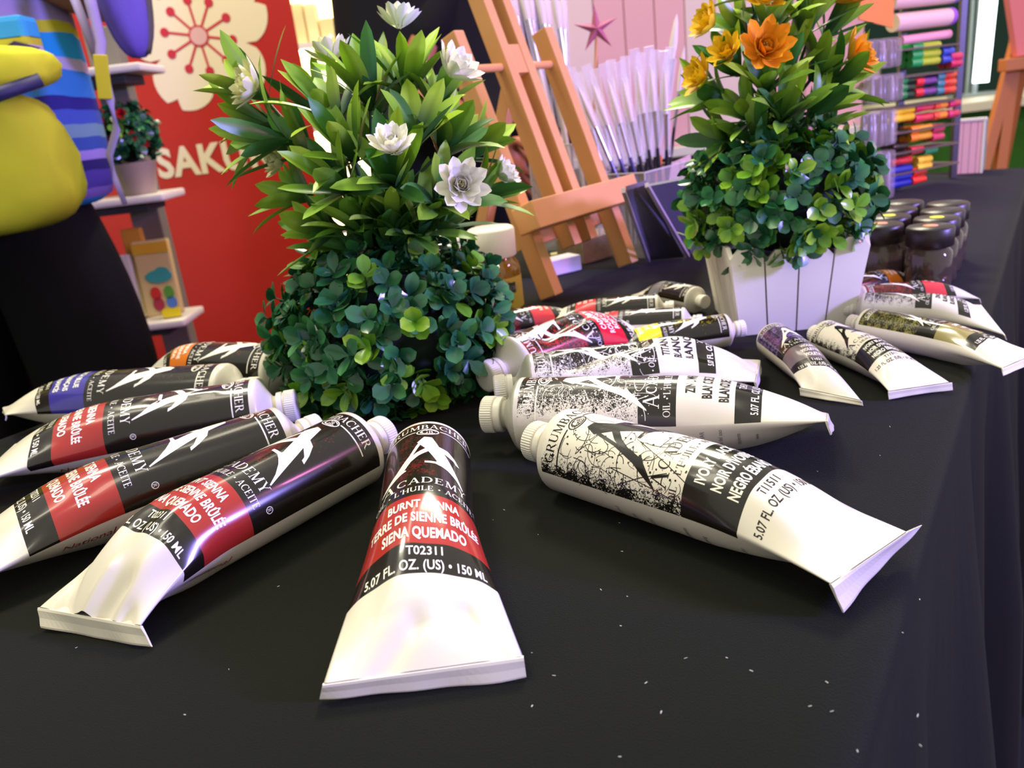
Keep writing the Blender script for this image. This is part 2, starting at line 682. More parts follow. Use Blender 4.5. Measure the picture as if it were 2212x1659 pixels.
A_LOGO = [
    [(-1.5, 42.5), (2.2, 41.5), (6, 30.5), (9.8, 21), (18.2, -1), (17.6, -1.4), (14.4, 4), (10.2, 8.8), (4.8, 13), (4.8, 16), (-0.4, 28.6), (-3.0, 33.3), (-4.6, 36.5)],
    [(-0.4, 14.9), (5.2, 14.9), (7, 13), (6.6, 11.4), (4.4, 12.8), (-0.4, 13.2)],
    [(5.6, 31.5), (9.8, 29.6), (13.6, 24.4), (16.2, 19.3), (14, 19.6), (13, 21.8), (7.6, 25.6)],
    [(-1.5, 42.5), (-5, 32.6), (-7.6, 23), (-12.8, 10.5), (-21.4, -2.9), (-20.4, -2.7), (-14.4, 2.6), (-10.6, 6.2), (-8.2, 7.8), (-8.6, 8.8), (-11.4, 8.4), (-11.4, 9.4), (-7.6, 16.6), (-5.4, 24.8), (-3.0, 33.4)],
    [(-11.6, 8.2), (-11.2, 13), (-8.2, 19), (-4.6, 24.6), (-0.5, 28.8), (1.2, 25.6), (-3.3, 21.2), (-6.6, 16), (-9.4, 8.6)],
]
SPEC = {}


def tess(polys):
    from mathutils.geometry import tessellate_polygon
    vs, fs = [], []
    for q in polys:
        t = tessellate_polygon([[Vector((a, b, 0)) for a, b in q]])
        o = len(vs)
        vs.extend(q)
        fs.extend([tuple(o + i for i in f) for f in t])
    return np.array(vs, float), fs


def decal(surf, vs, fs, maxe, off):
    """2-D mesh (x, y in mm on the label) cut fine and laid on the surface"""
    bm = bmesh.new()
    bv = [bm.verts.new((p[0], p[1], 0)) for p in vs]
    for f in fs:
        try:
            bm.faces.new([bv[i] for i in f])
        except ValueError:
            pass
    for _ in range(9):
        es = [e for e in bm.edges if e.calc_length() > maxe]
        if not es:
            break
        bmesh.ops.subdivide_edges(bm, edges=es, cuts=1)
        ng = [f for f in bm.faces if len(f.verts) > 3]
        if ng:
            bmesh.ops.triangulate(bm, faces=ng)
    bm.normal_update()
    bmesh.ops.reverse_faces(bm, faces=[f for f in bm.faces if f.normal.z < 0])
    bm.verts.index_update()
    co = np.array([(v.co.x, v.co.y) for v in bm.verts])
    fl_ = [tuple(v.index for v in f.verts) for f in bm.faces]
    bm.free()
    P = surf(co[:, 0], co[:, 1], off)
    return P, fl_


def make_tube(label, A, E, kind, R=19.0, phi=0.0, half=None, E1=None, E2=None, t0=0.45, dents=(), crimp=(7.0, 2.0), L=None, hexp=2.3,
              lod=1, group=None, grey=False, tailseed=0, amp=0.5, out1=None, out2=None, capoff=(0, 0)):
    """A = centre of the shoulder ring, E = centre of the seam line (world mm)"""
    A, E = np.asarray(A, float), np.asarray(E, float)
    k = R / 19.0
    if E1 is not None:
        E = (np.asarray(E1) + np.asarray(E2)) / 2
    a = E - A
    a[2] = 0
    La = np.linalg.norm(a)
    a = a / La
    if L:
        if E1 is None:
            E = A + a * L + V3(0, 0, E[2] - A[2])
            La = L
    up = V3(0, 0, 1)
    rt = unit(np.cross(-a, up))
    Wh = 30.0 * k
    if E1 is None:
        sd, se = rt * Wh, up * 0
    else:
        E1, E2 = np.asarray(E1, float), np.asarray(E2, float)   # E1 = left end seen from the seam, E2 = right end
        sd = (E2 - E1) / 2
    rng = np.random.RandomState(tailseed + 3)
    ph = rng.uniform(0, 6.28, 8)
    Ec = E

    def surf(x, y, off=0.0, raw=False):
        x = np.asarray(x, float)
        y = np.asarray(y, float)

        def pt(x, y):
            psi = x / R + phi
            pw = (psi + pi) % (2 * pi) - pi
            t = y / La
            s = np.clip((t - t0) / (1 - t0), 0, 1)
            # flat seam coordinate
            X = np.where(np.abs(pw) <= pi / 2, pw / (pi / 2), np.sign(pw) * (pi - np.abs(pw)) / (pi / 2))
            wa = s ** 1.35
            wc = s ** 2.0
            hf = 1 - s ** hexp
            ax = A + a * y[..., None] if y.ndim else A + a * y
            cen = ax + (Ec - (A + a * La))[None, :] * wc[..., None]
            side = rt[None, :] * (R * np.sin(pw))[..., None] * (1 - wa)[..., None] + sd[None, :] * (X * wa)[..., None]
            rr = R * np.cos(pw) * hf + 0.35 * np.sign(np.cos(pw)) * s
            w = s * (1 - s) * 4
            rr = rr + k * amp * w * (np.sin(3 * pw + ph[0] + 4 * t) + 0.7 * np.sin(5 * pw + ph[1] - 9 * t) + 0.5 * np.sin(8 * pw + 14 * t + ph[2])) * np.sign(np.cos(pw)) * np.abs(np.cos(pw)) ** 0.5
            rr = rr + k * 0.10 * amp * np.sin(4 * pw + 11 * t + ph[3]) * np.cos(pw)
            for (xa, ya, xb, yb, dp, wd) in dents:
                dx, dy = xb - xa, yb - ya
                q = np.clip(((x - xa) * dx + (y - ya) * dy) / (dx * dx + dy * dy), 0, 1)
                ds = np.sqrt((x - xa - q * dx) ** 2 + (y - ya - q * dy) ** 2)
                rr = rr - dp * np.exp(-(ds / wd) ** 2) * np.clip(np.cos(pw) + 0.3, 0, 1)
            P = cen + side + up[None, :] * rr[..., None]
            P[..., 2] = np.maximum(P[..., 2], 0.25)
            return P
        P = pt(x, y)
        if off:
            e = 0.3
            du = pt(x + e, y) - pt(x - e, y)
            dv = pt(x, y + e) - pt(x, y - e)
            n = np.cross(dv, du)
            n /= np.maximum(np.linalg.norm(n, axis=-1, keepdims=True), 1e-9)
            psi = x / R + phi
            rad = np.cos(psi)[..., None] * up + np.sin(psi)[..., None] * rt
            sg = np.sign((n * rad).sum(-1, keepdims=True))
            sg[sg == 0] = 1
            P = P + n * sg * off
            P[..., 2] = np.maximum(P[..., 2], 0.3)
        return P

    base = (A[0], A[1], 0) + a * La * 0.5
    base[2] = 0
    root = thing('paint_tube', label, 'paint tube', base, group)
    K = KINDS[kind]
    # ---- body: grid whose lines fall on the edges of the printing
    hw = K.get('half', 30) * k
    ys = sorted(set([0, 2.2 * k, 8 * k] + [q * k for q in (64, 80, 107, 120)]))
    bodyend = La
    sc = La / (147.0 * k)
    grid_y = [0, 2.2, 30, 62, 80, 107, 119, 147]
    grid_y = [g * k * sc for g in grid_y]
    nseg = [1, 6, 7, 7, 9, 6, 16] if lod == 1 else [1, 3, 3, 3, 5, 3, 9]
    yy = [0.0]
    yi = []
    for i in range(len(grid_y) - 1):
        for j in range(nseg[i]):
            yy.append(grid_y[i] + (grid_y[i + 1] - grid_y[i]) * (j + 1) / nseg[i])
            yi.append(i)
    half_c = pi * R
    xb = [-half_c, -hw, 0, hw, half_c]
    nx = [14, 30, 30, 14] if lod == 1 else [8, 15, 15, 8]
    xx, xi = [-half_c], []
    for i in range(4):
        for j in range(nx[i]):
            xx.append(xb[i] + (xb[i + 1] - xb[i]) * (j + 1) / nx[i])
            xi.append(i)
    GX, GY = np.meshgrid(np.array(xx), np.array(yy))
    P = surf(GX, GY)
    nX = len(xx)
    mb = MB()
    vs = P.reshape(-1, 3)
    fs, mi, uvs = [], [], []
    rowm = K['rows']         # material per row band 0..6 inside the label, outside = white
    for r_ in range(len(yy) - 1):
        for c_ in range(nX - 1):
            fs.append((r_ * nX + c_, r_ * nX + c_ + 1, (r_ + 1) * nX + c_ + 1, (r_ + 1) * nX + c_))
            inside = xi[c_] in (1, 2)
            mi.append(rowm[yi[r_]] if inside else 0)
    mats = [M_WHITE] + K['mats'] + [M_INKW, M_INKK, M_INKG]
    iW, iK, iG = len(mats) - 3, len(mats) - 2, len(mats) - 1
    mb.v = [tuple(p) for p in vs]
    mb.f = fs
    mb.m = mi
    mb.s = [True] * len(fs)
    nbody = len(fs)
    nbv = len(vs)
    # ---- printing
    me_ = 2.6 * k
    offm = 0.10 if lod == 1 else 0.16

    def put(vf, x, y, h, ink, hx=None, rot=0):
        v, f = vf
        if len(v) == 0:
            return
        q = v * (hx or h, h)
        co = np.stack([x + q[:, 0], y - q[:, 1]], 1) * k
        Pq, fq = decal(surf, co, f, me_, offm)
        mb.add(Pq, fq, ink, True)
    s_ = sc
    inkmain = iK if K.get('light') else iW
    put(serif('GRUMBACHER'), 0, 9.6 * s_, 4.6, K.get('gink', inkmain))
    put(tess(strip2([(x, 11.2 - 0.0 * x) for x in np.linspace(-24, -5.6, 8)], 0.7) + strip2([(x, 11.2) for x in np.linspace(5.6, 24, 8)], 0.7)) if 0 else
        (lambda t: (t[0] * (1, -1), t[1]))(tess(strip2([(x, 11.4) for x in np.linspace(-24, -5.4, 8)], 0.7) + strip2([(x, 11.4) for x in np.linspace(5.4, 24, 8)], 0.7))), 0, 0, 1, inkmain)
    ring = [(4.8 * cos(t), 3.0 * sin(t)) for t in np.linspace(0, 2 * pi, 25)]
    ring2 = [(3.6 * cos(t) + 0.3, 2.1 * sin(t)) for t in np.linspace(0.3, 2 * pi * 0.9, 20)]
    put(tess(strip2(ring, 0.6) + strip2(ring2, 0.45)), 0, 13.8 * s_, 1, inkmain)
    put(serif('G'), -1.2, 15.6 * s_, 3.4, inkmain)
    put(serif('B'), 1.4, 15.4 * s_, 2.6, inkmain)
    put(tess([[(x, y) for x, y in q] for q in A_LOGO]), 0, 63.5 * s_, 0.93, K.get('aink', inkmain), 0.92)
    put(serif('ACADEMY', 1.5, 0.08), 0, 70.6 * s_, 5.0, K.get('acink', inkmain))
    put(serif("OIL * L'HUILE * ACEITE", None, 0.04), 0, 77.2 * s_, 3.3, K.get('acink', inkmain), 3.1)
    bw = K.get('bandink', iW) if not isinstance(K.get('bandink'), str) else {'K': iK, 'W': iW}[K['bandink']]
    n1, n2, n3 = K['names']
    put(sans(n1, 0.03, 0.6), 0, 88.6 * s_, 4.5, bw)
    put(sans(n2, 0.03, 0.6), 0, 96.4 * s_, 4.5, bw)
    put(sans(n3, 0.03, 0.6), 0, 104.2 * s_, 4.5, bw)
    vi = {'K': iK, 'W': iW}[K.get('volink', 'K' if K.get('light') else 'W')]
    put(sans(K['code'], 0.015, 0.9), 0, 111.8 * s_, 3.3, vi)
    put(sans('5.07 FL. OZ. (US) \u2022 150 ML' if R > 15 else '1.25 FL. OZ. (US) \u2022 37 ML', 0.015, 0.8), 0, 117.6 * s_, 3.5, vi)
    # registered mark beside ACADEMY
    rg = [(25.6 + 1.5 * cos(t), 65 + 1.5 * sin(t)) for t in np.linspace(0, 2 * pi, 13)]
    put((lambda t: (t[0] * (1, -1), t[1]))(tess(strip2(rg, 0.35))), 0, 0, 1, K.get('acink', inkmain))
    put(serif('R'), 25.6, 65.9, 1.7, K.get('acink', inkmain))
    # small print on the white back
    if lod == 1:
        for j, tx in enumerate(K.get('small', [])):
            v, f = sans(tx, 0.0, 0.85)
            if len(v) == 0:
                continue
            co = np.stack([-(hw / k) - 11 + v[:, 0] * 2.1, 26 + j * 8.2 - v[:, 1] * 2.1], 1) * k
            Pq, fq = decal(surf, co, f, me_, offm)
            mb.add(Pq, fq, iG, True)
    if K.get('national'):
        v, f = sans('National', 0.0, 1.0, 0.35)
        co = np.stack([(hw / k) + 4.5 + v[:, 1] * 4.0, 96 - v[:, 0] * 4.6 * -1], 1) * k
        co = np.stack([((hw / k) + 8.5 - v[:, 1] * 4.2), 96 - v[:, 0] * 4.6], 1) * k
        Pq, fq = decal(surf, co, f, me_, offm)
        mats.append(mat('printed_crimson', '#9c2438', 0.3))
        mb.add(Pq, fq, len(mats) - 1, True)
    # scribbled strokes in the art
    rs = random.Random(tailseed + 11)
    if K.get('scrib') is not None and lod == 1:
        si = {'K': iK, 'W': iW}[K['scrib']]
        for j in range(K.get('nscrib', 46)):
            cx, cy = rs.uniform(-24, 2) if rs.random() < .8 else rs.uniform(-24, 16), rs.uniform(14, 66)
            rx, ry = rs.uniform(1.5, 9), rs.uniform(1.5, 9)
            a0, da = rs.uniform(0, 6.28), rs.uniform(0.7, 3.0)
            pts = [(cx + rx * cos(a0 + da * q / 9), cy + ry * sin(a0 + da * q / 9)) for q in range(10)]
            pts = [(x, y) for x, y in pts if abs(x) < 28 and 12 < y < 76]
            if len(pts) > 2:
                t = tess(strip2(pts, rs.uniform(0.14, 0.34)))
                put((t[0] * (1, -1), t[1]), 0, 0, 1, si)
        for j in range(90):
            cx, cy = rs.gauss(-8, 12), rs.uniform(12, 74)
            if abs(cx) > 28:
                continue
            r1 = rs.uniform(0.12, 0.55)
            t = tess([[(cx + r1 * cos(q) * rs.uniform(.8, 1.6), cy + r1 * sin(q)) for q in np.linspace(0, 5.5, 7)]])
            put((t[0] * (1, -1), t[1]), 0, 0, 1, si)
        for (x0, y0, x1, y1) in ((-16, 40, -24, 84), (-2, 48, -16, 80), (-22, 44, -12, 66)):
            if K['scrib'] == 'K' or y1 < 79:
                t = tess(strip2([(x0, y0), ((x0 + x1) / 2 + 0.6, (y0 + y1) / 2), (x1, y1)], 0.35))
                put((t[0] * (1, -1), t[1]), 0, 0, 1, si)
    body = mb.build('tube_body', mats, root)
    me = body.data
    uvl = me.uv_layers.new(name='UVMap')
    ux = (np.tile(np.array(xx), len(yy)) / k / 100).tolist()
    uy = (np.repeat(np.array(yy), nX) / k / 100).tolist()
    uvdata = np.zeros((len(me.loops), 2), np.float32)
    li = np.zeros(len(me.loops), np.int32)
    me.loops.foreach_get('vertex_index', li)
    ok = li < nbv
    uvdata[ok, 0] = np.array(ux)[li[ok]]
    uvdata[ok, 1] = np.array(uy)[li[ok]]
    uvl.data.foreach_set('uv', uvdata.ravel())
    # ---- folded crimp
    cw, cout = crimp[0] * k, crimp[1] * k
    cr = MB()
    nn = 24
    e1, e2 = Ec - sd, Ec + sd
    o1 = np.asarray(out1, float) if out1 is not None else e1 + a * cout - up * min(cw, e1[2] - 0.4)
    o2 = np.asarray(out2, float) if out2 is not None else e2 + a * cout - up * min(cw, e2[2] - 0.4)
    vs, fs = [], []
    nrm = unit(np.cross(e2 - e1, o1 - e1))
    if np.dot(nrm, a) < 0:
        nrm = -nrm
    for i in range(nn + 1):
        t = i / nn
        p = e1 + (e2 - e1) * t
        q = o1 + (o2 - o1) * t
        bow = nrm * k * (1.1 * sin(pi * t) * (1 if tailseed % 2 else -1) + 0.5 * sin(7 * t + tailseed) + 0.25 * sin(17 * t))
        q = q + (p - q) * (0.06 + 0.06 * sin(5 * t + tailseed))
        for f_, th in ((0, 0.5), (0.12, 0.75), (0.5, 0.35), (0.9, 0.5), (1.0, 0.25)):
            c = p + (q - p) * f_ + bow * f_
            vs.append(c + nrm * th * k)
        for f_, th in ((1.0, 0.25), (0.5, 0.4), (0.0, 0.4)):
            c = p + (q - p) * f_ + bow * f_
            vs.append(c - nrm * th * k)
    m_ = 8
    for i in range(nn):
        for j in range(m_):
            j2 = (j + 1) % m_
            fs.append((i * m_ + j, i * m_ + j2, (i + 1) * m_ + j2, (i + 1) * m_ + j))
    fs.append(tuple(range(m_)))
    fs.append(tuple(nn * m_ + j for j in range(m_))[::-1])
    vs = [V3(p[0], p[1], max(p[2], 0.3)) for p in vs]
    cr.add(vs, fs, 0, False)
    cr.build('crimp', M_WHITE, root)
    # ---- shoulder, neck, cap
    sh = MB()
    ax = -a + V3(0, 0, capoff[1])
    sh.lathe([(R * 0.995, -0.6 * k), (R, 0), (R * 0.985, 1.0 * k), (R * 0.93, 2.0 * k), (R * 0.82, 3.4 * k), (R * 0.62, 5.6 * k), (R * 0.45, 7.6 * k), (7.4 * k, 8.6 * k), (7.2 * k, 13 * k)],
             A, ax, 56 if lod == 1 else 32, 0, True, False, True)
    sh.build('shoulder', M_GREYSH if grey else M_WHITE, root)
    cp = MB()
    nr = 96 if lod == 1 else 48

    def rib(r, h, i):
        return r + (0.28 * k if (i % 2 and 14.6 * k < h < 21 * k and r > 8 * k) else 0)
    cp.lathe([(8.0 * k, 10.4 * k), (9.0 * k, 10.6 * k), (9.2 * k, 11.2 * k), (9.2 * k, 13.6 * k), (8.4 * k, 13.9 * k), (8.4 * k, 14.4 * k), (9.0 * k, 14.7 * k), (9.3 * k, 15.2 * k), (9.3 * k, 20.4 * k),
              (8.9 * k, 21.1 * k), (8.0 * k, 21.4 * k), (0.01, 21.5 * k)], A, ax, nr, 0, False, True, False, rfun=rib)
    cp.build('cap', M_CAP, root)
    return root


def dark(col, names, code, art, **kw):
    bm = mat('band_' + col.strip('#'), col, 0.2, 0.5, coat=0.3)
    d = dict(rows=[0, 1, 1, 2, 3, 2, 0], mats=[art_mat('art_' + col.strip('#'), BLK, art, -4, 30, 0.80, 1.12, 90), mat('label_black', BLK, 0.2, 0.5, coat=0.3), bm],
             names=names, code=code)
    d.update(kw)
    return d


SM_ = ['keep out of reach', 'TENIR HORS', 'FER OU', 'MENT S\'ILS', 'avec l\'utilisation', 'en cas de contact', 'O DESECHOS', 'PODER', 'SE DESECHAR', 'residuos del uso', 'recipiente', 'www']
KINDS = {}
SPL = mat('label_white', '#dcd6c8', 0.22, 0.5, coat=0.35)
LB = mat('label_black', BLK, 0.2, 0.5, coat=0.3)
KINDS['sienna'] = dark('#9e2b25', ('BURNT SIENNA', 'TERRE DE SIENNE BR\u00dbL\u00c9E', 'SIENA QUEMADO'), 'T02311', '#571d1b', national=True, half=33)
KINDS['blue'] = dark('#3b3492', ('FRENCH BLUE', 'BLEU FRAN\u00c7AIS', 'AZUL FRANC\u00c9S'), 'T07611', '#463c38')
KINDS['orange'] = dark('#d0701f', ('RAW SIENNA', 'TERRE DE SIENNE', 'SIENA NATURAL'), 'T17111', '#6b3520')
KINDS['red'] = dark('#cf1b33', ('CADMIUM RED', 'ROUGE CADMIUM', 'ROJO CADMIO'), 'T09511', '#b31a2b')
KINDS['red2'] = dark('#d23540', ('RED', 'ROUGE', 'ROJO'), 'T0951', '#a01d28')
KINDS['violet'] = dark('#6a5c63', ('VIOLET', 'VIOLETTE', 'VIOLETA'), 'T1021', '#7a5aa8')
KINDS['olive'] = dark('#8c8350', ('GREEN', 'VERT', 'VERDE'), 'T1221', '#8a8446')
KINDS['silver'] = dark('#77757c', ('SILVER', 'ARGENT', 'PLATA'), 'T1931', '#b5b2b8')
KINDS['yellow'] = dark('#e2d322', ('YELLOW', 'JAUNE', 'AMARILLO'), 'T0341', '#e6d21c')
KINDS['ivory'] = dict(rows=[0, 1, 1, 1, 2, 3, 3], mats=[art_mat('art_ivory', '#dcd6c8', '#171512', -27, -4, 0.62, 1.25, 110), LB, SPL], light=True, bandink='W', volink='K', half=27,
                      names=('IVORY BLACK', "NOIR D'IVOIRE", 'NEGRO \u00c9BANO'), code='T11511', scrib='K', nscrib=80, small=['', '', 'approved', 'ASTM', '(D4236)', '', 'ingredients', 'warning', '', 'physician'])
KINDS['ivory']['aink'] = None
for kk in list(KINDS):
    if KINDS[kk].get('aink', 1) is None:
        del KINDS[kk]['aink']
for nm, names, code in (('zinc', ('ZINC WHITE', 'BLANC DE ZINC', 'BLANCO DE ZINC'), 'T24311'), ('titan', ('TITANIUM WHITE', 'BLANC DE TITANE', 'BLANCO TITANIO'), 'T21211')):
    KINDS[nm] = dict(rows=[0, 1, 1, 2, 3, 2, 0], mats=[art_mat('art_white_' + nm, BLK, '#dcd6c8', 8, -27, 1.15, 0.58, 120), LB, SPL], names=names, code=code, half=27, bandink='K', scrib='W', nscrib=46, small=SM_)


def place(label, kind, a, e, R=19.0, L=147.0, ez=8.0, az=None, nf=None, **kw):
    if nf:
        return make_tube(label, at(a[0], a[1], R), at(e[0], e[1], ez), kind, R=R, E1=at(*nf[1]), E2=at(*nf[0]), **kw)
    A = at(a[0], a[1], az if az is not None else R)
    E = at(e[0], e[1], ez)
    return make_tube(label, A, E, kind, R=R, L=L, **kw)


# the big tubes round the first plant
make_tube('burnt sienna tube in front centre, its wide white tail pointing straight at the viewer', at(927, 994, 19), at(913, 1450, 7), 'sienna', phi=0.13, E1=at(697, 1478, 7), E2=at(1131, 1418, 7),
          out1=at(690, 1511, 0.5), out2=at(1137, 1462, 0.5), dents=((-26, 145, -4, 122, 1.5, 3.2), (-4, 122, 12, 120, 0.8, 3.0), (12, 120, 28, 142, 1.2, 3.0), (-18, 119, 16, 117, 0.35, 0.8)), tailseed=1)
make_tube('burnt sienna tube with a crumpled, folded white tail, left of the front centre tube', at(767, 969, 19), at(190, 1340, 9), 'sienna', phi=0.1, E1=at(84, 1312, 8), E2=at(306, 1352, 8),
          out1=at(93, 1361, 0.6), out2=at(331, 1402, 0.6), t0=0.62, dents=((-24, 126, -12, 146, 3.6, 4.2), (-2, 124, -6, 144, -1.8, 2.8), (8, 126, 4, 144, 4.2, 3.6), (18, 134, 26, 148, 3.4, 3.0)), amp=1.2, tailseed=2)
place('burnt sienna tube cut by the left edge, second of three from the front left', 'sienna', (610, 957), (-75, 1215), ez=12, phi=-0.12, tailseed=4)
place('burnt sienna tube with a dented glossy top, just in front of the blue banded tube', 'sienna', (562, 888), (-72, 1012), ez=13, phi=0.06, tailseed=5,
      dents=((-6, 16, 4, 52, 1.8, 2.6), (6, 20, 2, 58, -0.8, 2.4)))
place('tube with a deep blue band and long white tail, at left behind the sienna tubes', 'blue', (494, 850), (8, 886), ez=15, L=150, nf=((14, 896, 17), (8, 880, 12)), crimp=(4, 2), phi=0.1, tailseed=6)
place('tube with an orange colour band, farthest of the tubes left of the first plant', 'orange', (606, 803), (322, 806), ez=13, nf=((330, 810, 17), (314, 800, 11)), crimp=(4, 2), phi=0.05, tailseed=7)
make_tube('white ivory black tube with a black band lying alone at the right front', at(1225, 972, 19), at(1873, 1204, 12), 'ivory', phi=-0.28, E1=at(1793, 1262, 12), E2=at(1960, 1148, 12),
          out1=at(1822, 1331, 0.6), out2=at(1993, 1133, 6), t0=0.5, hexp=2.3, dents=((-18, 128, -10, 144, 0.9, 2.5),), tailseed=8, amp=0.35)
make_tube('white tube with a grey shoulder and black end box, directly behind the ivory black tube', at(1131, 895, 19), at(1786, 893, 17), 'zinc', E1=at(1784, 910, 27), E2=at(1786, 893, 8), phi=-0.08, grey=True, tailseed=9, t0=0.5)
make_tube('titanium white tube with a wavy dented side, second behind the ivory black tube', at(1150, 838, 19), at(1640, 805, 12), 'titan', E1=at(1630, 826, 16), E2=at(1640, 778, 10), phi=0.16, grey=True, tailseed=10, amp=1.6,
      dents=((-14, 22, -2, 60, 4.5, 5), (10, 26, 16, 60, 2.5, 4), (-18, 112, 0, 134, 1.6, 3), (-12, 84, -6, 108, 1.2, 3)))
make_tube('bright red banded tube, squeezed flat, behind the titanium white tube', at(1105, 793, 19), at(1394, 735, 12), 'red', phi=-0.35, tailseed=11, E1=at(1432, 744, 6), E2=at(1318, 690, 16),
      dents=((-4, 20, 2, 60, 3.0, 4.5),))
# small tubes round the white planter
SR, SL = 11.2, 92.0
place('small red banded tube peeping out behind the green bush below the oil bottle', 'red2', (1010, 722), (1186, 694), SR, SL, 8, lod=2, tailseed=12, phi=-0.2)
place('small red tube with a glossy streak, left of the planter, white tail pointing left', 'red2', (1420, 668), (1236, 684), SR, 84, 10, lod=2, tailseed=13)
place('small red tube lying half hidden behind the bright red banded tube', 'red2', (1478, 698), (1290, 716), SR, 84, 8, lod=2, tailseed=14, phi=-0.3)
place('small silvery tube behind the white caps at the left of the planter', 'silver', (1502, 648), (1420, 634), 10.5, 60, 9, lod=2, tailseed=15)
place('small yellow-spattered tube beside the left front corner of the planter', 'yellow', (1568, 714), (1404, 746), SR, 84, 8, lod=2, tailseed=16, phi=0.1)
make_tube('small tube with a dull violet label in front of the planter', at(1672, 735, SR), at(1796, 846, 5), 'violet', R=SR, phi=0.1, E1=at(1727, 838, 5), E2=at(1862, 866, 3), lod=2, tailseed=17)
make_tube('small white tube with a dark square, second in front of the planter', at(1784, 730, SR), at(1985, 846, 5), 'ivory', R=SR, phi=-0.2,
          E1=at(1918, 846, 5), E2=at(2056, 826, 5), lod=2, tailseed=18)
place('small olive gold tube pointing right, with a twisted violet tail at the table edge', 'olive', (1873, 704), (2170, 772), SR, 95, 8, lod=2, tailseed=19, phi=0.35, amp=1.2)
make_tube('small white tube with black print behind the olive gold tube', at(1866, 668, SR), at(2150, 692, 8), 'zinc', R=SR, phi=0.25, E1=at(2170, 724, 4), E2=at(2118, 658, 9), lod=2, tailseed=20)
place('small crimson tube behind the white one, in front of the dark ink jars', 'red2', (1862, 646), (2044, 640), 9.5, 74, 6, lod=2, tailseed=21, phi=0.1)
place('small orange tube mostly hidden behind the right side of the planter', 'orange', (1822, 632), (1914, 610), 9.5, 70, 8, lod=2, tailseed=22)

# ------------------------------------------------------------------ artificial plants
M_LEAF = leaf_mat('plastic_leaf', 0.36)
M_BOX = leaf_mat('glossy_boxwood_leaf', 0.22)
M_PETAL = leaf_mat('petal', 0.45)
M_STEM = mat('green_stem', '#24411c', 0.5)


def leaf(mb, base, d, up, L, W, bend, cb, ct, fold=0.25, tip=0.5, n=8, split=0.55, shape=1.0):
    """blade from base along d, face normal up, bending down by bend radians; colour cb at the base to ct at the tip"""
    d = unit(d)
    r_ = unit(np.cross(d, up))
    u = np.cross(r_, d)
    vs, cs = [], []
    p = np.asarray(base, float)
    dd, uu = d.copy(), u.copy()
    for i in range(n + 1):
        t = i / n
        if shape < 1:
            q = max(0.0, (t - 0.14) / 0.86)
            w = W * 0.5 * max(0.08, sqrt(max(0, 1 - (2 * q - 1) ** 2)))
        else:
            w = W * 0.5 * max(0.03, (0.12 + 0.88 * t) ** 0.62 * max(0, 1 - t ** 3.4) ** 0.8 * 1.22)
        k = min(1, max(0, (t - split + 0.35) / 0.7))
        k = k * k * (3 - 2 * k)
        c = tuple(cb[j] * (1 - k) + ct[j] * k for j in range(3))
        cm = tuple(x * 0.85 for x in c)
        f = w * fold
        vs += [p - r_ * w + uu * f, p - r_ * w * 0.45 + uu * f * 0.4, p, p + r_ * w * 0.45 + uu * f * 0.4, p + r_ * w + uu * f]
        cs += [c, c, cm, c, c]
        th = bend / n
        dn = dd * cos(th) - uu * sin(th)
        uu = uu * cos(th) + dd * sin(th)
        dd = dn
        p = p + dd * (L / n)
    fs = []
    for i in range(n):
        for j in range(4):
            a = i * 5 + j
            fs.append((a, a + 1, a + 6, a + 5))
    mb.add(vs, fs, 0, True, cs)


def rgb(h):
    return lin(h)[:3]


def mixc(a, b, t):
    return tuple(a[i] * (1 - t) + b[i] * t for i in range(3))


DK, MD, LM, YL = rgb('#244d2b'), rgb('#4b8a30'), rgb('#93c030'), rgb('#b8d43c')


def rosette(mb, c, d, n, L, W, rnd, spread=0.9, bright=0.5, open_=0.25):
    """whorl of long leaves opening round direction d"""
    d = unit(d)
    s1 = unit(np.cross(d, (0.2, 0.9, 0.3)))
    s2 = np.cross(d, s1)
    for i in range(n):
        az = 2 * pi * (i + rnd.uniform(-0.25, 0.25)) / n
        el = spread * rnd.uniform(0.45, 1.15) * (0.45 if i % 3 == 0 else 1.0)
        side = s1 * cos(az) + s2 * sin(az)
        dr = unit(d * cos(el) + side * sin(el))
        up = unit(d * sin(el) - side * cos(el)) * 1.0
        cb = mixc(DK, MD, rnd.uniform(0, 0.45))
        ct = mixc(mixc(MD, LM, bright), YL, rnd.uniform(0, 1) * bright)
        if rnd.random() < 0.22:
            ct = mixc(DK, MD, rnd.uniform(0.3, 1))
        leaf(mb, np.asarray(c) + side * 1.2, dr, up, L * rnd.uniform(0.75, 1.15), W * rnd.uniform(0.8, 1.15), rnd.uniform(-0.1, 0.7), cb, ct, fold=rnd.uniform(0.1, 0.4), split=rnd.uniform(0.4, 0.7))


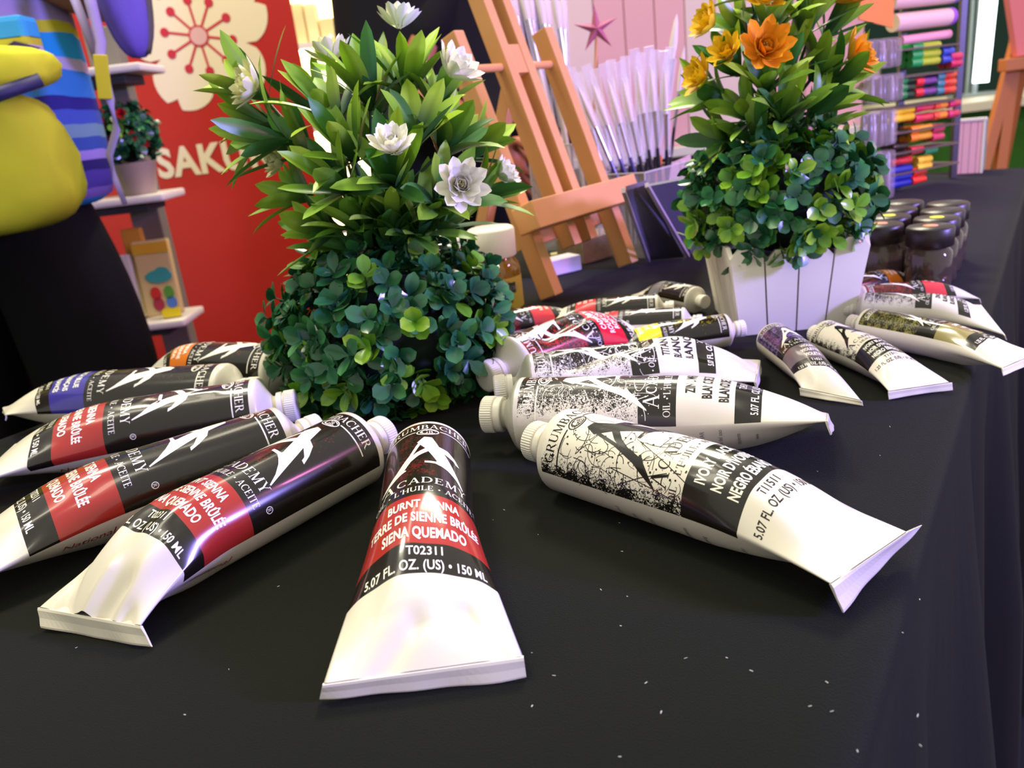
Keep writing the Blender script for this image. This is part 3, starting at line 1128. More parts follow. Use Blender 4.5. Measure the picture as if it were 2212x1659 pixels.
def flower(parent, c, d, r, cols, rnd, name='flower', layers=((9, 1.0, 1.2), (9, 0.92, 0.88), (8, 0.74, 0.55), (6, 0.55, 0.28), (5, 0.42, 0.1))):
    d = unit(d)
    s1 = unit(np.cross(d, (0.2, 0.9, 0.3)))
    s2 = np.cross(d, s1)
    mb = MB()
    for k, (n, ln, el) in enumerate(layers):
        for i in range(n):
            az = 2 * pi * (i + 0.5 * k + rnd.uniform(-0.12, 0.12)) / n
            e = el + rnd.uniform(-0.1, 0.1)
            side = s1 * cos(az) + s2 * sin(az)
            dr = unit(d * cos(e) + side * sin(e))
            up = unit(d * sin(e) - side * cos(e))
            ca, cb = cols
            leaf(mb, np.asarray(c) + side * 0.8, dr, up, r * ln, r * 0.42, -0.55 if k < 3 else -0.2, mixc(ca, cb, 0.25 * k), ca, fold=0.3, n=7, split=0.5, shape=0.8 if k < 4 else 1.0)
    o = mb.build(name, M_PETAL, parent)
    ce = MB()
    cc = np.asarray(c) + d * r * 0.12
    for i in range(9):
        a = i * 2.4
        q = s1 * cos(a) + s2 * sin(a)
        ce.rod(cc, cc + d * r * 0.28 + q * r * 0.05 * (i % 3), 0.28 * r / 16, 5)
    ce.build('stamens', mat('stamen_yellow', '#e6df8e', 0.5), o)
    return o


def boxwood(mb, c, rx, ry, rz, nspr, rnd, lo=-0.6, green=0.3, size=1.0):
    """ball of sprigs with small round glossy leaves"""
    c = np.asarray(c, float)
    for i in range(nspr):
        t = (i + 0.5) / nspr
        z = 1 - t * (1 - lo)
        a = i * 2.39996 + rnd.uniform(-0.2, 0.2)
        q = sqrt(max(0, 1 - z * z))
        n = V3(q * cos(a), q * sin(a), z)
        base = c + V3(n[0] * rx, n[1] * ry, n[2] * rz) * rnd.uniform(0.74, 0.90)
        dr = unit(n + V3(rnd.uniform(-.5, .5), rnd.uniform(-.5, .5), rnd.uniform(-.3, .5)))
        hl = rnd.uniform(9, 18) * size
        s1 = unit(np.cross(dr, (0.31, 0.2, 0.93)))
        s2 = np.cross(dr, s1)
        g = rnd.random()
        lime = g < green
        mb.path([base, base + dr * hl * 0.5 + s1 * rnd.uniform(-1, 1), base + dr * hl], 0.45, 5, 1)
        k = 0
        for hgt in (0.35, 0.68, 1.0):
            a0 = rnd.uniform(0, 6.28)
            for j in range(2 if hgt < 1 else 3):
                az = a0 + j * (pi if hgt < 1 else 2.09)
                sd = s1 * cos(az) + s2 * sin(az)
                el = rnd.uniform(0.6, 1.2)
                ld = unit(dr * cos(el) + sd * sin(el))
                up = unit(dr * sin(el) - sd * cos(el))
                if lime:
                    cb = mixc(rgb('#2f6a24'), rgb('#6fa326'), rnd.random())
                    ct = mixc(rgb('#5c9a2c'), rgb('#93bb38'), rnd.random())
                else:
                    cb = mixc(rgb('#163f30'), rgb('#26603c'), rnd.random())
                    ct = mixc(rgb('#22573c'), rgb('#438648'), rnd.random())
                leaf(mb, base + dr * hl * hgt, ld, up, rnd.uniform(9, 14.5) * size, rnd.uniform(7.5, 10.5) * size, rnd.uniform(-0.2, 0.6), cb, ct, fold=rnd.uniform(0, 0.25), n=6, shape=0.85)


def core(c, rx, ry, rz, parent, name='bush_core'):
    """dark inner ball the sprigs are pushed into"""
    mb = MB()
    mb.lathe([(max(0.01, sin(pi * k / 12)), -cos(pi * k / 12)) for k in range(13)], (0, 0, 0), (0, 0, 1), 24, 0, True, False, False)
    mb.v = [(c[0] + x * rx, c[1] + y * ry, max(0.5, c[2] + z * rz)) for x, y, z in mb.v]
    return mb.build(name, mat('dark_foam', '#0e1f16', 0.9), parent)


# ---- plant 1: white flowers, no visible pot
rnd = random.Random(21)
BY = 505.0
bc = atY(850, 740, BY)
bc[2] = 40
plant = thing('flowering_plant', 'large artificial plant with white flowers above a round green bush, ringed by big tubes', 'plant', (bc[0], bc[1], 0))
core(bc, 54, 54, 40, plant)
mb = MB()
boxwood(mb, (bc[0], bc[1], 42), 70, 68, 54, 290, rnd, lo=-0.72, green=0.22, size=1.0)
mb.v = [(a, b, max(c_, 0.6)) for a, b, c_ in mb.v]
mb.build('boxwood_foliage', [M_BOX, M_STEM], plant)
stem = MB()
spray = MB()
root_ = V3(bc[0], bc[1], 84)
R1 = [  # (px, py, dY) leaf whorl centre; direction is outwards and up from the stem foot
    (652, 318, -12, 11, 42, (-0.75, -0.2, 0.85)), (572, 262, 22, 9, 44, (-1, 0.1, 0.35)), (560, 200, 0, 7, 40, (-0.7, -0.1, 0.9)), (600, 300, -28, 8, 44, (-1, -0.3, 0.2)), (720, 245, -30, 10, 42, (-0.35, -0.3, 1)),
    (800, 215, -18, 11, 46, (-0.05, -0.15, 1)), (880, 190, -12, 11, 42, (0.1, -0.1, 1)), (945, 220, 5, 10, 42, (0.35, 0, 1)),
    (820, 225, 32, 10, 44, (-0.1, 0.3, 1)), (700, 240, 34, 9, 42, (-0.5, 0.4, 1)), (960, 320, -22, 11, 40, (0.6, -0.3, 0.8)),
    (1020, 330, 20, 9, 40, (0.9, 0.2, 0.75)), (735, 400, -50, 10, 40, (-0.4, -0.9, 0.8)), (850, 385, -58, 11, 38, (0.0, -1, 0.9)),
    (950, 430, -45, 10, 38, (0.5, -0.8, 0.7)), (655, 420, -6, 9, 42, (-1, -0.1, 0.45)), (1035, 425, -12, 10, 38, (1, -0.1, 0.45)),
    (700, 500, -22, 8, 38, (-0.9, -0.4, 0.5)), (960, 480, -20, 7, 32, (0.7, -0.3, 0.9)), (860, 300, 45, 9, 40, (0, 0.9, 0.8)),
    (850, 480, -34, 10, 44, (0.05, -0.5, 1)), (780, 490, -30, 9, 44, (-0.3, -0.4, 1)), (910, 490, -30, 9, 44, (0.3, -0.5, 1)),
    (760, 330, -48, 10, 40, (-0.3, -0.7, 1)), (900, 300, -44, 10, 40, (0.2, -0.7, 1)), (830, 350, 10, 9, 46, (0, 0, 1)),
]
for (px, py, dY, n, L, d) in R1:
    c = atY(px, py, BY + dY)
    mid = root_ * 0.5 + c * 0.5 + V3(0, 0, 14)
    stem.path([root_, mid, c], 1.1, 6)
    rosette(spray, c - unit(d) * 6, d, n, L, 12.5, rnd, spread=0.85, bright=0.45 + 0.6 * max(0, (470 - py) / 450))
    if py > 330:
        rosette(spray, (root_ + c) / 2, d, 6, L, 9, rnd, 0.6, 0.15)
stem.build('stem', M_STEM, plant)
spray.build('leaf_spray', M_LEAF, plant)
WH = (rgb('#efeede'), rgb('#e4e29a'))
WY = (rgb('#e9e8b4'), rgb('#dcd97c'))
for (px, py, dY, r, d, cl) in [
    (992, 404, -78, 18, (0.25, -1, 0.25), WH), (972, 165, -30, 19, (0.75, -0.35, 0.65), WH), (560, 190, -18, 18, (-0.8, -0.45, 0.4), WY),
    (720, 135, 20, 18, (-0.2, 0.1, 1), WY), (862, 62, 20, 17, (0.15, 0.2, 1), WH), (848, 328, -82, 15, (0.1, -0.6, 0.8), WH),
    (1078, 385, 0, 14, (0.9, -0.2, 0.5), WH), (612, 352, -14, 13, (-0.9, -0.5, 0.3), WY)]:
    flower(plant, atY(px, py, BY + dY), d, r, cl, rnd)

# ---- plant 2: orange flowers in a white picket planter
rnd = random.Random(8)
c0, c1, c2 = at(1598, 727), at(1843, 702), at(1528, 692)
fx = unit(c1 - c0)
fy = V3(-fx[1], fx[0], 0)
wb = np.linalg.norm(c1 - c0)
pc = (c0 + c1) / 2 + fy * wb / 2
BY2 = float(pc[1])
plant2 = thing('potted_plant', 'artificial plant with orange flowers in a white picket-fence planter', 'plant', (pc[0], pc[1], 0))
M_PICK = mat('white_painted_wood', '#e2dccf', 0.55, 0.4, var=0.03, vscale=60)
box_ = MB()
hh = 60.0
flare = 8.0
hw_ = wb / 2
for zz, ww in ((0.4, hw_ - 5), (46, hw_ + flare * 0.7 - 6)):
    for sx, sy in ((-1, -1), (1, -1), (1, 1), (-1, 1)):
        box_.v.append(tuple(pc + fx * sx * ww + fy * sy * ww + V3(0, 0, zz)))
box_.f = [(0, 3, 2, 1), (4, 5, 6, 7), (0, 1, 5, 4), (1, 2, 6, 5), (2, 3, 7, 6), (3, 0, 4, 7)]
box_.m = [0] * 6
box_.s = [False] * 6
planter = box_.build('planter', mat('planter_liner', '#8b857b', 0.8), plant2)
for (o_, X) in ((-fy, fx), (fx, fy), (fy, -fx), (-fx, -fy)):
    for i in range(4):
        w0 = (i - 2) / 4 * 2
        w1 = (i - 1) / 4 * 2
        top = hh + (2.5 if i in (0, 3) else -1.0)
        pk = MB()
        g = 0.6
        pts = []
        for (u, z) in ((w0, 0), (w1, 0), (w1, top - 7), ((w0 + w1) / 2 + (w1 - w0) * 0.18, top), ((w0 + w1) / 2 - (w1 - w0) * 0.18, top), (w0, top - 7)):
            k = hw_ + flare * z / hh
            gg = g if u == w0 else (-g if u == w1 else 0)
            pts.append(pc + X * (u * k + gg) + o_ * k + V3(0, 0, z + 0.3))
        bk = [p - o_ * 3 for p in pts]
        n = len(pts)
        pk.add(pts + bk, [tuple(range(n)), tuple(range(2 * n - 1, n - 1, -1))] + [(i2, i2 + n, (i2 + 1) % n + n, (i2 + 1) % n) for i2 in range(n)], 0)
        pk.build('picket', M_PICK, planter)
b2 = V3(pc[0], pc[1], 84)
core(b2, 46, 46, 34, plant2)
mb = MB()
boxwood(mb, b2, 60, 58, 50, 220, rnd, lo=-0.55, green=0.42, size=0.95)
mb.build('boxwood_foliage', [M_BOX, M_STEM], plant2)
stem = MB()
spray = MB()
root_ = V3(pc[0], pc[1], 122)
R2 = [
    (1620, 250, -14, 10, 40, (-0.7, -0.4, 0.7)), (1560, 210, 6, 10, 42, (-1, 0, 0.35)), (1590, 150, -8, 9, 36, (-0.7, -0.3, 0.9)),
    (1650, 190, -30, 10, 38, (-0.2, -0.7, 0.9)), (1700, 150, -20, 10, 40, (0.1, -0.4, 1)), (1760, 160, -8, 10, 42, (0.4, -0.2, 0.9)),
    (1800, 190, 0, 11, 42, (0.9, 0, 0.45)), (1760, 240, -26, 9, 40, (0.6, -0.5, 0.6)), (1690, 250, -34, 9, 40, (0.0, -0.8, 0.8)),
    (1600, 70, 6, 10, 38, (-0.7, 0.1, 0.9)), (1660, 60, -16, 9, 36, (-0.1, -0.3, 1)), (1740, 60, -6, 10, 38, (0.3, -0.1, 1)),
    (1790, 70, 10, 9, 36, (0.8, 0.1, 0.8)), (1690, 40, 26, 10, 40, (0, 0.3, 1)), (1570, 300, -4, 8, 38, (-0.9, -0.3, 0.2)),
    (1700, 120, 30, 10, 40, (0, 0.6, 0.9)), (1640, 310, -20, 8, 36, (-0.4, -0.6, 0.6)), (1740, 300, -16, 8, 40, (0.4, -0.4, 0.9)),
    (1700, -30, 0, 10, 38, (0, 0, 1)), (1620, -20, 4, 9, 36, (-0.6, 0, 0.9)), (1780, -10, 4, 9, 36, (0.6, 0, 0.9)),
]
for (px, py, dY, n, L, d) in R2:
    c = atY(px, py, BY2 + dY)
    mid = root_ * 0.5 + c * 0.5 + V3(0, 0, 8)
    stem.path([root_, mid, c], 1.1, 6)
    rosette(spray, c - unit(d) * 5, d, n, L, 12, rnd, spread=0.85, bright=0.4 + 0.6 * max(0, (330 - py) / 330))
stem.build('stem', M_STEM, plant2)
spray.build('leaf_spray', M_LEAF, plant2)
OR = (rgb('#efa624'), rgb('#e48a1c'))
YE = (rgb('#f0c928'), rgb('#e9a51f'))
for (px, py, dY, r, d, cl) in [
    (1645, 112, -52, 21, (0.05, -1, 0.35), OR), (1650, 2, -44, 22, (0, -0.8, 0.6), YE), (1543, 55, -6, 17, (-0.9, -0.2, 0.5), YE),
    (1525, 168, -8, 17, (-0.9, -0.3, 0.3), YE), (1832, 128, -14, 20, (0.7, -0.5, 0.4), OR), (1800, 4, -8, 19, (0.6, -0.3, 0.8), OR), (1576, 118, -26, 15, (-0.6, -0.6, 0.5), YE)]:
    flower(plant2, atY(px, py, BY2 + dY), d, r, cl, rnd)

# ------------------------------------------------------------------ table easel
M_PINE = mat('reddish_pine', '#cb945e', 0.55, 0.4, var=0.10, vscale=26)
F1, F2 = at(1190, 652), at(1362, 578)
EX = unit(F2 - F1)
NB = V3(-EX[1], EX[0], 0)
ln_ = radians(19)
EU = NB * sin(ln_) + V3(0, 0, cos(ln_))
EN = unit(-NB * cos(ln_) + V3(0, 0, sin(ln_)))
easel = thing('tabletop_easel', 'small wooden H-frame easel standing on the black cloth between the two plants', 'easel', tuple((F1 + F2) / 2))


def ebar(name, p, q, w, h, parent, m=None):
    b = MB()
    b.bar(p, q, w, h, EN, 0, 1.2)
    return b.build(name, m or M_PINE, parent)


wid = np.linalg.norm(F2 - F1)
up0 = EU * 0 + V3(0, 0, 1.5)
ebar('leg', F1 + EX * 3 + EU * 1 + V3(0, 0, 3), F1 + EX * 3 + EU * 245, 13, 18, easel)
ebar('leg', F2 - EX * 3 + EU * 1 + V3(0, 0, 3), F2 - EX * 3 + EU * 248, 13, 18, easel)
ma, mb_ = F1 + EX * (wid * 0.42), F1 + EX * (wid * 0.62)
mast = MB()
mast.bar(ma + EU * 40, ma + EU * 400, 12, 17, EN, 0, 1)
mast.bar(mb_ + EU * 40, mb_ + EU * 400, 12, 17, EN, 0, 1)
mast.bar((ma + mb_) / 2 + EU * 205, (ma + mb_) / 2 + EU * 232, wid * 0.2, 15, EN, 0, 0.5)
mast.bar((ma + mb_) / 2 + EU * 380, (ma + mb_) / 2 + EU * 400, wid * 0.2, 15, EN, 0, 0.5)
mast.build('mast', M_PINE, easel)
lc = F1 + EU * 74 + EN * 18
lg = MB()
lg.bar(lc - EX * 18, lc + EX * (wid + 14), 24, 20, EN, 0, 1.5)
lg.bar(lc - EX * 18 + EU * 0 + EN * 12, lc + EX * (wid + 14) + EN * 12, 24, 5, EN, 0, 1)
lg.build('canvas_ledge', M_PINE, easel)
dw = MB()
dw.rod(F1 + EU * 214 - EX * 6, F2 + EU * 214 + EX * 2, 3.6, 14)
dw.build('dowel', M_PINE, easel)
cb = MB()
cb.bar(F1 + EU * 60 - EN * 12, F2 + EU * 60 - EN * 12, 16, 8, EN, 0, 0.8)
cb.build('crossbar', M_PINE, easel)
kb = MB()
kb.lathe([(4, 0), (4.5, 1), (4.5, 5), (3, 6)], (ma + mb_) / 2 + EU * 66 + EN * 9, EN, 16)
kb.build('thumb_screw', mat('brass', '#b58a3a', 0.35, 0.5, 1.0), easel)
bl0 = (ma + mb_) / 2 + EU * 200 - EN * 12
bl1 = (F1 + F2) / 2 + NB * 150 + V3(0, 0, 3)
b = MB()
b.bar(bl0, bl1, 13, 13, EX, 0, 1)
b.build('back_leg', M_PINE, easel)

# ------------------------------------------------------------------ oil bottles
M_OIL = mat('linseed_oil_glass', '#b9852a', 0.08, 0.6, trans=0.55, ior=1.4, coat=0.5)
M_OLBL = mat('yellow_oil_label', '#c7a746', 0.4, 0.4)
M_BCAP = mat('bottle_cap_white', '#e4e0d2', 0.45, 0.4)
M_TXTD = mat('label_text_dark', '#3a2f1c', 0.5)


def wrap_text(mb, c, r, z, text, h, a0, mi, fn=None, sx=0.8, bold=0.0):
    v, f = fn(text) if fn else sans(text, bold, sx)
    ang0 = a0

    def surf(x, y, off):
        t = ang0 + x / r
        return np.stack([c[0] + (r + off) * np.sin(t), c[1] - (r + off) * np.cos(t), z + y], -1)
    co = v * h
    P, fs = decal(surf, co, f, 3.0, 0.25)
    mb.add(P, fs, mi, True)


def bottle(label, px, py, Y, r, caph, toppx, lbl, lines, badge):
    c = atY(px, py, Y)
    top = atY(px, toppx, Y)[2]
    bz = 0.3
    root = thing('oil_bottle', label, 'bottle', (c[0], c[1], 0))
    g = MB()
    sh_ = top - caph
    g.lathe([(r * 0.9, bz), (r, 2.5), (r, sh_ - 13), (r * 0.97, sh_ - 8), (r * 0.86, sh_ - 4), (r * 0.78, sh_ - 1.5), (r * 0.78, sh_ + 3)], (c[0], c[1], 0), n=48)
    g.build('glass_body', M_OIL, root)
    l = MB()
    l.lathe([(r + 0.25, 7), (r + 0.25, sh_ - 17)], (c[0], c[1], 0), n=64, capb=False, capt=False)
    wrap_text(l, c, r + 0.25, 30, lines[3], 1.6, 0.15, 1)
    for i, t in enumerate(lines[:3]):
        wrap_text(l, c, r + 0.25, sh_ - 38 - i * 7.4, t, 4.2, 0.22, 1, sx=0.62, bold=0.012)
    if badge:
        n = 20
        pts = []
        for rr, (za, zb) in ((r + 0.4, (sh_ - 30, sh_ - 21)),):
            for i in range(n + 1):
                t = -0.25 + 1.05 * i / n
                pts.append((c[0] + rr * sin(t), c[1] - rr * cos(t), za))
                pts.append((c[0] + rr * sin(t), c[1] - rr * cos(t), zb))
        l.add(pts, [(2 * i, 2 * i + 2, 2 * i + 3, 2 * i + 1) for i in range(n)], 2, True)
        wrap_text(l, c, r + 0.45, sh_ - 27.2, 'GRUMBACHER', 3.2, 0.36, 3, fn=serif)
    # pale side panel
    pts = []
    for i in range(7):
        t = -0.95 + 0.42 * i / 6
        pts += [(c[0] + (r + 0.4) * sin(t), c[1] - (r + 0.4) * cos(t), 9), (c[0] + (r + 0.4) * sin(t), c[1] - (r + 0.4) * cos(t), sh_ - 19)]
    l.add(pts, [(2 * i, 2 * i + 2, 2 * i + 3, 2 * i + 1) for i in range(6)], 4, True)
    l.build('label', [lbl, M_TXTD, mat('badge_dark', '#38322f', 0.4), mat('badge_text', '#a9a196', 0.4), mat('label_cream', '#ddcdb8', 0.45)], root)
    k = MB()
    k.lathe([(r * 0.9, sh_ - 0.5), (r * 0.93, sh_ + 0.5), (r * 0.93, top - 2.5), (r * 0.88, top - 0.8), (r * 0.8, top), (0.01, top + 0.2)], (c[0], c[1], 0), n=72, rfun=lambda q, h, i: q + (0.25 if i % 2 and sh_ + 1 < h < top - 2 else 0), capt=False)
    k.build('cap', M_BCAP, root)
    return root


bottle('bottle of golden linseed oil with a white cap, beside the left foot of the easel', 1082, 690, 684, 21.5, 24, 488, M_OLBL, ('Linseed Oil', 'Huile de lin', 'Aceite de linaza', '2.5 FL. OZ. (US) 74 ML'), True)
bottle('amber bottle with a violet-lit white cap and blue label, behind the bush', 968, 700, 650, 20.5, 24, 512, mat('blue_bottle_label', '#3b3fb4', 0.4), ('Oil', 'Huile', 'Aceite', '74 ML'), False)
# a few dark leaf blades of the first plant reach across that cap
blk = MB()
for (a, b, bw) in (((900, 560), (1018, 500), 5), ((905, 572), (1022, 522), 6), ((915, 540), (1000, 492), 5)):
    p, q = atY(*a, BY - 20), atY(*b, BY + 6)
    leaf(blk, p, q - p, V3(0, 0, 1), np.linalg.norm(q - p) * 1.05, bw, 0.5, rgb('#0f1712'), rgb('#141d16'), fold=0.2)
blk.build('dark_leaf', M_LEAF, plant)

# ------------------------------------------------------------------ ink jars
M_GLASS = mat('clear_glass', '#c2ab98', 0.05, 0.5, trans=0.92, ior=1.45)
M_INK = mat('dark_ink', '#140c0b', 0.1, 0.5)
M_JCAP = mat('black_jar_cap', '#221b19', 0.38, 0.5)
jars = [((2010, 488), 'front right', '#d08a62'), ((1902, 483), 'front left', '#d08a62'), ((2021, 466), 'second right', '#d8d832'), ((1931, 462), 'second left', '#d8d832'),
        ((2032, 451), 'third right', None), ((1940, 447), 'third left', None), ((2041, 439), 'back right', None), ((1950, 435), 'back left', None)]
jl = {'front right': 'dark ink jar with an orange-dotted cap, nearest the open table edge', 'front left': 'dark ink jar with an orange-dotted cap, nearest the planter',
      'second right': 'ink jar with a yellow dot on its cap, in the right column', 'second left': 'ink jar with a yellow dot on its cap, in the left column',
      'third right': 'third ink jar back in the right column, plain black cap', 'third left': 'third ink jar back in the left column, plain black cap',
      'back right': 'last ink jar of the right column, its cap catching the light', 'back left': 'last ink jar of the left column, its cap catching the light'}
prev = []
for (px, py), k_, dot in jars:
    c = at(px, py, 50)
    if k_.startswith(('second', 'third', 'back')):
        i0 = {'second': 1, 'third': 2, 'back': 3}[k_.split()[0]]
        c = (at(2010, 488, 50) if 'right' in k_ else at(1902, 483, 50)) + TD * 37 * i0 + V3(0, 0, 0)
    c[2] = 0
    j = thing('ink_jar', jl[k_], 'jar', c, 'dark ink jars behind the planter')
    g = MB()
    g.lathe([(13, 0.3), (15.5, 1.2), (16.2, 3), (16.2, 29), (15.4, 32), (13, 34.5), (12.6, 39)], c, n=40)
    g.build('glass_body', M_GLASS, j)
    g = MB()
    g.lathe([(13.6, 2.0), (14.9, 3.4), (14.9, 21), (0.01, 21.1)], c, n=36, capt=False)
    g.build('ink', M_INK, j)
    g = MB()
    g.lathe([(15.2, 35.5), (16.2, 36.2), (16.4, 48.6), (15.6, 50), (0.01, 50.1)], c, n=60, rfun=lambda q, h, i: q + (0.25 if i % 2 and 36 < h < 49 else 0), capt=False)
    g.build('cap', M_JCAP, j)
    if dot:
        g = MB()
        g.lathe([(5.2, 50.15), (5.2, 50.5), (0.01, 50.55)], c, n=20, capt=False, capb=False)
        g.build('sticker', mat('dot_' + dot.strip('#'), dot, 0.5), j)


def quad(mb, pts, th, mi=0):
    p = [np.asarray(q, float) for q in pts]
    n = unit(np.cross(p[1] - p[0], p[3] - p[0]))
    b = [q - n * th for q in p]
    mb.add(p + b, [(0, 1, 2, 3), (7, 6, 5, 4), (0, 4, 5, 1), (1, 5, 6, 2), (2, 6, 7, 3), (3, 7, 4, 0)], mi)


# ------------------------------------------------------------------ brush display
M_ACR = film_mat('clear_acrylic', '#cfcac6', 0.16)
M_SLV = film_mat('clear_sleeve', '#e6dfe6', 0.30)
M_EDGE = mat('acrylic_edge', '#b4aab0', 0.25, 0.5)


def holder(label, c, w, d, h, lean=0.0):
    X, Yv = EX, -NB
    r = thing('brush_holder', label, 'brush holder', c)
    for nm, ctr, sx, sy in (('panel', Yv * d / 2, w, 1.6), ('panel', -Yv * d / 2, w, 1.6), ('panel', X * w / 2, 1.6, d), ('panel', -X * w / 2, 1.6, d)):
        m = MB()
        m.box(np.asarray(c) + ctr + V3(0, 0, h / 2 + 0.5), sx, sy, h, X, Yv, (0, 0, 1), 0)
        m.build(nm, M_ACR, r)
    m = MB()
    for sx in (-1, 1):
        for sy in (-1, 1):
            p = np.asarray(c) + X * sx * w / 2 + Yv * sy * d / 2
            m.rod(p + V3(0, 0, 0.6), p + V3(0, 0, h + 1), 0.9, 6)
    q = [np.asarray(c) + X * sx * w / 2 + Yv * sy * d / 2 + V3(0, 0, h + 0.5) for sx, sy in ((-1, -1), (1, -1), (1, 1), (-1, 1))]
    for i in range(4):
        m.rod(q[i], q[(i + 1) % 4], 0.9, 6)
    m.build('edge_strip', M_EDGE, r)
    return r


hc = atY(1395, 545, 905)
hc[2] = 0
holder('clear acrylic holder full of sleeved brushes behind the easel', hc, 92, 60, 88)
hc2 = atY(1245, 560, 985)
hc2[2] = 0
holder('taller clear acrylic holder behind the easel mast, brushes leaning left', hc2, 70, 60, 120)
M_HB = mat('brush_handle_black', '#1d1a24', 0.25, 0.5, coat=0.4)
M_HBLIT = mat('brush_handle_black_lit', '#2b2766', 0.25, 0.5, coat=0.4)  # black handle with the blue-violet light put into its colour
M_HC = mat('brush_handle_cream', '#cfc6b4', 0.4, 0.5)
M_HO = mat('brush_handle_orange', '#d8743a', 0.35, 0.5)
M_FER = mat('brush_ferrule', '#c9c6cc', 0.25, 0.5, 1.0)
M_BRI = mat('brush_bristle', '#d9cfc4', 0.8, 0.2)


def brush(base, tip, mh, label, group, r=2.3, sleeve=True, frac=0.52):
    base, tip = np.asarray(base, float), np.asarray(tip, float)
    d = tip - base
    L = np.linalg.norm(d)
    u = d / L
    o = thing('paintbrush', label, 'paintbrush', base, group)
    m = MB()
    m.lathe([(0.8, 0), (1.4, L * 0.1), (r, L * frac * 0.8), (r * 0.75, L * frac)], base, u, 10)
    m.build('handle', mh, o)
    m = MB()
    m.lathe([(r * 0.75, L * frac), (r * 0.9, L * (frac + 0.16)), (r * 1.0, L * (frac + 0.18))], base, u, 10)
    m.build('ferrule', M_FER, o)
    m = MB()
    m.lathe([(r * 0.95, L * (frac + 0.18)), (r * 1.3, L * (frac + 0.26)), (r * 0.7, L * (frac + 0.36)), (0.1, L * (frac + 0.4))], base, u, 10)
    m.build('bristles', M_BRI, o)
    if sleeve:
        m = MB()
        s = unit(np.cross(u, (0, 1, 0.1)))
        n = np.cross(s, u)
        m.box(base + u * L * 0.72, 11, 2.2, L * 0.52, s, n, u, 0, 0.9)
        m.build('sleeve', M_SLV, o)
    return o


rs = random.Random(3)
tips = [(1212, 158), (1228, 140), (1246, 148), (1262, 132), (1282, 140), (1300, 128), (1318, 120), (1334, 124), (1350, 112), (1368, 96), (1384, 104), (1400, 90), (1416, 98), (1434, 100), (1450, 92)]
for i, (tx, ty) in enumerate(tips):
    t = i / (len(tips) - 1)
    b_ = hc + EX * (-30 + 60 * t) * 0.9 - NB * (17 if i % 2 else -17) + V3(0, 0, 4)
    tp = atY(tx, ty, 900 + (-22 if i % 2 else 24))
    blue = i < 6  # left brushes take the handle colour tinted by violet light
    brush(b_, tp, M_HBLIT if blue else M_HB, 'sleeved paintbrush with a %s handle in the fan above the front acrylic holder' % ('blue' if blue else 'black'),
          'violet-lit black brushes in the fan' if blue else 'black brushes in the fan', 2.6, True, 0.5)
brush(hc + EX * 34 + V3(0, 0, 4), atY(1478, 108, 905), M_HB, 'lone thin black brush leaning right at the end of the brush fan', None, 2.2, False, 0.62)
brush(hc + EX * 38 + NB * 14 + V3(0, 0, 4), atY(1452, 118, 930), M_HO, 'orange-handled brush near the right end of the brush fan', None, 3.4, True, 0.8)
for i in range(8):
    tp = atY(1080 + 19 * i, -70 + 6 * i, 1010 + (18 if i % 2 else -18))
    b_ = hc2 + EX * (-26 + 7 * i) + NB * (14 if i % 2 else -14) + V3(0, 0, 4)
    brush(b_, tp, (M_HC, M_HB, M_HC, M_HB)[i % 4], 'long %s-handled brush in a clear sleeve leaning left behind the easel' % ('cream' if i % 2 == 0 else 'black'),
          'cream brushes leaning left' if i % 2 == 0 else 'black brushes leaning left', 3.4, True, 0.66)
# dusky star on a stick
st = thing('star_ornament', 'dusky pink five-armed star above the brushes, in front of the pink-tinted board', 'ornament', hc2 + V3(30, 20, 0))
sc_ = atY(1288, 62, 980)
m = MB()
pts = []
for i in range(10):
    a = i * pi / 5 + 0.35
    r_ = 26 if i % 2 == 0 else 7.5
    pts.append((r_ * cos(a), r_ * sin(a)))


vs = [sc_ + V3(x, 0, z) for x, z in pts] + [sc_ + V3(0, -6, 0), sc_ + V3(0, 6, 0)]
fs = [(i, (i + 1) % 10, 10) for i in range(10)] + [((i + 1) % 10, i, 11) for i in range(10)]
m.add(vs, fs, 0)
m.build('star', mat('dusky_pink', '#a4566e', 0.6), st)
m = MB()
m.rod(hc2 + V3(20, 16, 3), sc_ + V3(0, 1, -5), 1.6, 8)
m.build('stick', M_PINE, st)

# boards, sheets and small packs at the foot of the brushes
M_SLATE = mat('slate_cover', '#5c5965', 0.6, 0.3)
for nm, lab, cat, m_, P, th in [
    ('sketch_pad', 'narrow dark slate pad leaning back beside the easel foot', 'pad', M_SLATE, (at(1405, 562, 1), at(1478, 556, 1), at(1396, 399, 92), at(1352, 412, 92)), 4),
    ('sketch_pad', 'wider dark slate pad leaning back next to the white planter', 'pad', M_SLATE, (at(1492, 549, 1), at(1548, 520, 1), at(1486, 386, 92), at(1404, 402, 92)), 4),
]:
    m = MB()
    quad(m, P, th)
    b0 = (P[0] + P[1]) / 2
    b0[2] = 0
    o = m.build(nm, m_, None, b0)
    tag(o, lab, cat)
for (a, b_) in (((1405, 563), (1352, 410)), ((1490, 551), (1402, 398))):
    m = MB()
    m.bar(at(a[0], a[1], 2) - EX * 4, at(b_[0], b_[1], 94) - EX * 4, 4, 3, EN)
    o = m.build('divider_rail', M_EDGE, None, at(a[0], a[1], 0))
    tag(o, 'slanted clear acrylic rail at the %s edge of the %s slate pad' % ('left', 'narrow' if a[0] < 1450 else 'wider'), 'rail')
pk = mat('pale_pink_paper', '#dcb6b2', 0.7)
